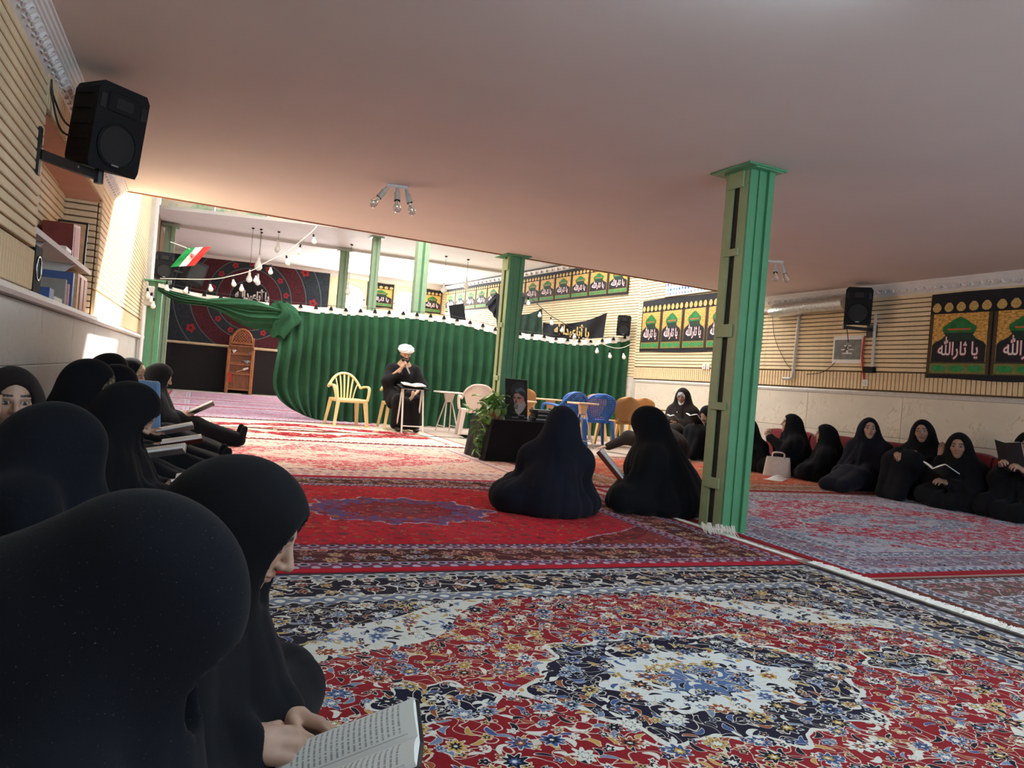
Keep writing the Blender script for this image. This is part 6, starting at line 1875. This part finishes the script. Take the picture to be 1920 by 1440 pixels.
# left post fittings
gb = thing('switch_box', 'pale grey switch box on the left post', 'box', (-.735, 13.04, 1.92)); MB().box((0, 0, -.14), (.14, .08, .30), bevel=.008).build('case', M['rail'], gb); MB().box((0, -.042, -.14), (.11, .006, .25)).build('door', M['rail'], gb)
pipe('white pipe running down beside the left post', [(-.79, 13.0, 1.62), (-.79, 13.0, 0.02)], .03, M['white_paint'])

# ================================================================ BLACK CLOTHS ABOVE THE CURTAIN, SCREEN
def hung(label, P, nm='black_cloth', mat='ban_black', y=13.75, cat='cloth'):
    """hanging cloth from outline points; top edge then bottom edge, equal counts"""
    t = thing(nm, label, cat, (P[0][0][0], y, P[0][0][1])); o = Vector((P[0][0][0], 0, P[0][0][1]))
    n = len(P[0]) - 1
    def f(u, v, off=0):
        s_ = u * n; i = min(int(s_), n - 1); fr_ = s_ - i
        a = Vector((P[0][i][0], 0, P[0][i][1])).lerp(Vector((P[0][i + 1][0], 0, P[0][i + 1][1])), fr_); b_ = Vector((P[1][i][0], 0, P[1][i][1])).lerp(Vector((P[1][i + 1][0], 0, P[1][i + 1][1])), fr_)
        p_ = a.lerp(b_, v) - o
        return (p_.x, .03 * math.sin(14 * u + 3 * v) + off, p_.z)
    b = MB(); b.grid(lambda u, v: f(u, v), 24, 8); b.grid(lambda u, v: f(1 - u, v, .008), 24, 8); b.build('cloth', M[mat], t, smooth='all')
    return t
hung('black cloth hanging in points behind the middle column', ([(5.20, 2.62), (5.5, 2.5), (5.84, 2.62)], [(5.30, 1.9), (5.5, 1.86), (5.72, 1.9)]))
hung('black pointed cloth corner left of the middle column', ([(5.22, 2.58), (5.3, 2.55)], [(5.04, 2.36), (5.28, 2.1)]), y=13.8)
hung('black cloth with green lettering right of the middle column', ([(5.73, 2.24), (5.95, 2.28), (6.22, 2.42)], [(5.77, 1.86), (6.0, 1.86), (6.24, 1.86)]), mat='ban_dkgreen')
ht = hung('black cloth with golden flame-like lettering above the curtain\'s right end', ([(6.25, 2.14), (6.7, 2.15), (7.2, 2.28), (7.68, 2.5)], [(6.28, 1.84), (6.7, 1.86), (7.2, 1.9), (7.6, 1.98)]))
M['gilt'] = pmat('gilt_lettering', (216, 186, 120), .45, .15, 30)
inst(text_mesh('gilt_lettering', TXT2, M['gilt'], .78, .30, .035), 'gilt_lettering', ht, (.62, -.05, -.24))
sc_ = thing('flat_screen', 'dark flat screen on a white stand above the curtain', 'screen', (4.62, 14.2, 1.92), -.5)
MB().tube([(0, 0, .0), (0, 0, -1.92)], .03, 8).build('stand_pole', M['white_paint'], sc_)
MB().box((0, 0, -1.9), (.5, .4, .03)).build('stand_foot', M['white_paint'], sc_)
MB().box((0, 0, .20), (.30, .03, .44), RY(-.22), bevel=.004).build('panel', M['black_plastic'], sc_); MB().box((-.16, -.01, .2), (.03, .05, .46), RY(-.22)).build('side_frame', M['white_paint'], sc_); MB().box((.2, -.02, .02), (.42, .2, .05), bevel=.01).build('base', M['black_metal'], sc_)
tag(MB().box((4.45, 15.4, 1.05), (.55, .3, 2.1), bevel=.02).build('white_cabinet', M['white_paint']), 'white cabinet top showing over the curtain by the screen', 'cabinet')
pn = thing('wall_plaque', 'dark lettered plaque on the far wall between the arched windows', 'plaque', (4.9, YBACK - .03, 2.30)); MB().box((0, 0, 0), (.62, .03, .42)).build('board', M['ban_black'], pn)
for k in range(3): inst(text_mesh('lettering', TXT2 if k else TXT1, M['letter'], .5, .09, .01), 'lettering', pn, (0, -.018, -.18 + .125 * k))

# ================================================================ NICHE CONTENTS
sh = thing('wall_shelf', 'white shelf board in the niche of the left wall', 'shelf', (-1.02, (5.0 + 7.5) / 2, 1.55))
MB().box((0, 0, 0), (.26, 2.5, .022)).build('board', M['white_paint'], sh)
for k in (-.7, .55): MB().prism([(0, 0), (.22, 0), (.02, -.20), (0, -.20)], .02, Matrix(((1, 0, 0), (0, 0, 1), (0, 1, 0)))).build('bracket', M['white_paint'], sh, loc=(-.12, k, -.012))
MB().box((.128, 0, -.006), (.012, 2.5, .035)).build('front_edge', M['gypsum'], sh)
def boxt(name, label, cat, loc, size, mat, rz=0, M3=None, edge=None):
    t = thing(name, label, cat, loc, rz)
    MB().box((0, 0, size[2] / 2), size, M3, bevel=.004).build('body', M[mat], t)
    if edge: MB().box((size[0] / 2 + .001, 0, size[2] / 2), (.004, size[1] * .7, size[2] * .86), M3).build('edge', M[edge], t)
    return t
M['maroon'] = pmat('maroon_leatherette', (122, 50, 44), .5, .15, 12); M['pink'] = pmat('pink_striped_pages', (220, 170, 172), .7, .2, 60)
boxt('carrying_case', 'red-brown case with pale striped edge on the niche shelf', 'case', (-1.0, 6.65, 1.561), (.20, .34, .26), 'maroon', 0, RX(.1), 'pink')
pf = thing('picture_frame', 'framed picture leaning at the far end of the niche shelf', 'picture', (-1.02, 7.28, 1.562)); MB().box((0, 0, .19), (.22, .03, .38), RX(-.15)).build('frame', M['black_metal'], pf); MB().box((0, -.02, .19), (.19, .008, .34), RX(-.15)).build('glass', M['wood_light'], pf)
boxt('wooden_bracket', 'pierced orange wooden upright standing on the niche shelf', 'bracket', (-1.10, 5.62, 1.561), (.03, .09, .34), 'wood_light')
pg_ = thing('plastic_wrap', 'shiny plastic bag on the niche shelf by the near edge', 'bag', (-1.0, 5.2, 1.561)); b = MB(); b.grid(lambda u, v: (.06 * math.cos(6.28 * u) * (1 - .5 * v) * (1 + .3 * math.sin(19 * u)), .08 * math.sin(6.28 * u) * (1 - .5 * v), .26 * v), 20, 8); b.build('film', M['foil'], pg_, smooth=30)
boxt('papers', 'loose white papers under the red-brown case', 'papers', (-.98, 6.2, 1.561), (.20, .24, .03), 'white_paint')
ZS = DADO + .056
t = boxt('small_speaker', 'black box speaker standing on the niche sill', 'loudspeaker', (-.98, 5.28, ZS), (.16, .22, .30), 'black_plastic'); MB().tube([(.084, .07 * math.cos(a * PI / 10), .17 + .07 * math.sin(a * PI / 10)) for a in range(21)], .004, 5).build('ring', M['metal'], t)
bks = (('teal paperback lying under the shelf', 5.72, .16, .09, 'cover_blue'), ('stack of pale papers on the niche sill', 6.0, .30, .05, 'page'), ('grey book leaning on the niche sill', 6.28, .05, .20, 'cover_grey'), ('pink and white booklet leaning beside the blue folder', 6.42, .04, .18, 'pink'), ('tall blue folder on the niche sill', 6.6, .07, .28, 'cover_blue'), ('orange wooden board beside the blue folder', 6.85, .05, .30, 'wood_light'))
for lab, y, w_, h_, mt in bks: boxt('book', lab, 'book', (-.99, y, ZS), (.20, w_, h_), mt)
cd_ = thing('small_cupboard', 'low wooden cupboard door at the far end of the niche', 'cupboard', (-1.02, 7.28, ZS)); MB().box((0, 0, .16), (.22, .44, .32), bevel=.006).build('body', M['wood_light'], cd_)
for s in (-1, 1): MB().box((.112, s * .11, .16), (.012, .18, .26), bevel=.003).build('door', M['wood'], cd_)

# ================================================================ CUSHIONS, HELD BOOKS, BAGS
M['cushion'] = cloth_mat('maroon_cushion_velvet', (112, 34, 40), 0, .85, .15)
def cushion(label, x, y, rz, L=.8, h=.46):
    t = thing('backrest_cushion', label, 'cushion', (x, y, 0.012), rz, 'maroon backrest cushions')
    b = MB()
    def f(u, v):
        a = 2 * PI * u; e = 1 - .12 * abs(2 * v - 1) ** 6
        cx, cz = math.cos(a), math.sin(a)
        sx_ = abs(cx) ** .45 * (1 if cx > 0 else -1); sz_ = abs(cz) ** .45 * (1 if cz > 0 else -1)
        return ((v - .5) * L, .085 * sx_ * e, h / 2 + h / 2 * sz_ * e)
    b.grid(f, 28, 14, True); n = 28
    b.add([f(k / n, 0) for k in range(n)], [tuple(range(n))]); b.add([f(k / n, 1) for k in range(n)], [tuple(range(n))[::-1]])
    b.build('cover', M['cushion'], t, smooth=60)
    return t
for k, (y, lab) in enumerate(((7.55, 'behind the girl in profile'), (6.7, 'behind the woman facing the viewer'), (5.85, 'behind the woman with the raised knee'), (5.0, 'at the right edge behind the last woman'), (8.4, 'behind the woman bowed over her book'))):
    cushion('maroon backrest cushion on the right wall ' + lab, 7.76, y, R90, .82, .56)
cushion('maroon backrest cushion at the left wall beside the half-hidden face', -.74, 4.2, R90, .8, .62)

def at_local(px, py, rz, l):
    c, s = math.cos(rz), math.sin(rz); return (px + c * l[0] - s * l[1], py + s * l[0] + c * l[1], l[2])
def held(label, px, py, rz, l, tilt=.6, **k):
    return open_book(label, at_local(px, py, rz, l), Euler((tilt, 0, rz), 'XYZ'), group='books being read', **k)
held('white open book read behind the near column', 7.15, 9.32, R90 + .2, (0, .44, .56), .7)
held('open white pages before the woman right of the column', 7.0, 8.25, R90 + .35, (0, .46, .36), .5)
held('open white book low before the woman with the hand at her cheek', 7.22, 5.36, R90 + .12, (-.02, .46, .36), .35, size=(.11, .13), openness=.5)
held('dark-backed open book held up at the right edge', 7.28, 4.74, R90 + .1, (0, .40, .60), 1.1, size=(.11, .14))
held('small open book in the hands of the woman in white scarf', 7.15, 10.12, R90 + .45, (0, .33, .55), .5, cover='cover_grey', size=(.065, .09))
held('tan-covered book at the side of the woman left of the near column', 3.36, 4.98, 1.0, (-.16, .40, .33), .8, cover='cover_red', size=(.10, .13))
open_book('printed open book with black cover on the lap of the foreground reader', (.30, 1.32, .205), Euler((.42, .10, -R90 - .25), 'XYZ'), (.10, .13), 'cover_black', .2)
held('open book on the knees of the low-bowed woman', -.42, 4.02, -R90 - .1, (0, .50, .30), .2)
held('white open book of the woman in olive scarf', -.64, 4.95, -R90 - .1, (0, .50, .31), .2, cover='cover_grey')
held('red-covered open book of the fifth woman in the left row', -.58, 5.62, -R90, (0, .54, .30), .2, cover='cover_red')
held('grey open book of the tall woman in the left row', -.64, 6.35, -R90, (0, .54, .32), .25, cover='cover_grey')
held('cream open booklet at the far end of the left row', -.40, 8.5, -R90, (0, .50, .36), .5)

hb = thing('handbag', 'beige leather handbag standing by the yawning woman', 'bag', (6.80, 7.55, .014), 2.5)
M['bag'] = pmat('beige_leather', (196, 182, 170), .5, .08, 20)
b = MB(); b.grid(lambda u, v: ((.17 - .03 * v) * (abs(math.cos(6.2832 * u)) ** .5) * (1 if math.cos(6.2832 * u) > 0 else -1), (.07 - .045 * v) * (abs(math.sin(6.2832 * u)) ** .5) * (1 if math.sin(6.2832 * u) > 0 else -1), .24 * v), 24, 8, True); b.build('body', M['bag'], hb, smooth=60)
for s in (-1, 1): MB().tube(bez([(-.07, s * .025, .22), (-.06, s * .05, .29), (.06, s * .05, .29), (.07, s * .025, .22)], 6), .008, 6).build('strap', M['bag'], hb, smooth=60)
wcl = thing('white_cloth', 'crumpled white cloth on the rug in front of the handbag', 'cloth', (6.52, 7.22, .014), .6); b = MB(); b.grid(lambda u, v: ((u - .5) * .5, (v - .5) * .22 * (1 - .4 * u), .035 * math.sin(PI * u) * math.sin(PI * v) * (1 + .5 * math.sin(17 * u + 9 * v)) + .004), 24, 12); b.build('sheet', M['white_paint'], wcl, smooth='all')
bb = thing('black_bag', 'black bag with white striped strap beside the left row', 'bag', (.12, 5.05, .014), .3); b = MB(); b.ball((0, 0, .09), (.17, .13, .09), 18); b.build('body', M['sock'], bb, smooth='all')
for k in range(3): MB().tube(bez([(.10, -.06 + .03 * k, .08), (.2, -.05 + .03 * k, .06), (.28, -.02 + .03 * k, .012)], 5), .008, 5).build('strap', M['white_paint' if k != 1 else 'sock'], bb, smooth=60)
# wooden book stand cut by the left edge of the frame
st_ = thing('book_stand', 'wooden stand with pink panel at the very left edge', 'stand', (-.605, 3.02, 0), .1)
MB().box((0, 0, .36), (.012, .03, .72), RY(.03)).build('post', M['wood_frame'], st_); MB().box((-.06, 0, .70), (.13, .035, .035), RY(-.2)).build('top_bar', M['wood_frame'], st_); MB().box((-.06, .005, .34), (.10, .012, .66)).build('panel', M['pink'], st_); MB().box((-.05, 0, .012), (.16, .14, .024)).build('foot', M['wood_frame'], st_)
# green ribbon lying over the cream rug, little black mat by the chair
rb_ = MB(); rb_.tube(bez([(-.1, 10.7, .022), (1.0, 10.75, .022), (2.0, 10.7, .022), (2.8, 10.75, .022), (3.3, 10.9, .018), (3.9, 11.0, .012)], 8), .014, 4, flat=.3)
tag(rb_.build('green_ribbon', M['velvet']), 'thin green ribbon stretched across the cream and burgundy rug', 'ribbon')
rb_ = MB(); rb_.tube(bez([(-.1, 12.3, .022), (.8, 12.36, .022), (1.6, 12.3, .022), (2.0, 12.34, .022)], 8), .014, 4, flat=.3)
tag(rb_.build('green_ribbon', M['velvet']), 'green ribbon along the far edge of the cream rug', 'ribbon')
lump('shoe_cloth', 'small black slipper by the pinkish-white chair', 'slipper', (3.88, 11.05, .002), (.10, .05, .05), M['sock'])
MB().box((-.22, .0, -.02), (.36, .03, .03), RY(.1)).build('mounting_arm', M['black_metal'], bpy.data.objects['equipment_box'])
# tan inner scarf edge of the foreground woman
# ceiling tube lamp just behind the top edge of the view
tl = thing('tube_lamp', 'fluorescent tube lamp on the ceiling above the foreground', 'lamp', (1.55, 1.72, ZC - .001), .3)
MB().box((0, 0, -.02), (1.25, .09, .04), bevel=.006).build('housing', M['white_paint'], tl)
m = NT('lit_tube'); m.b.inputs['Emission Color'].default_value = (.62, .85, 1, 1); m.b.inputs['Emission Strength'].default_value = 170.0; m.fin((.9, .95, 1), .4)
MB().tube([(-.58, 0, -.075), (.58, 0, -.075)], .016, 10).build('tube', m.mat, tl, smooth=40)
for s in (-1, 1): MB().box((s * .59, 0, -.06), (.02, .04, .06)).build('lampholder', M['white_paint'], tl)
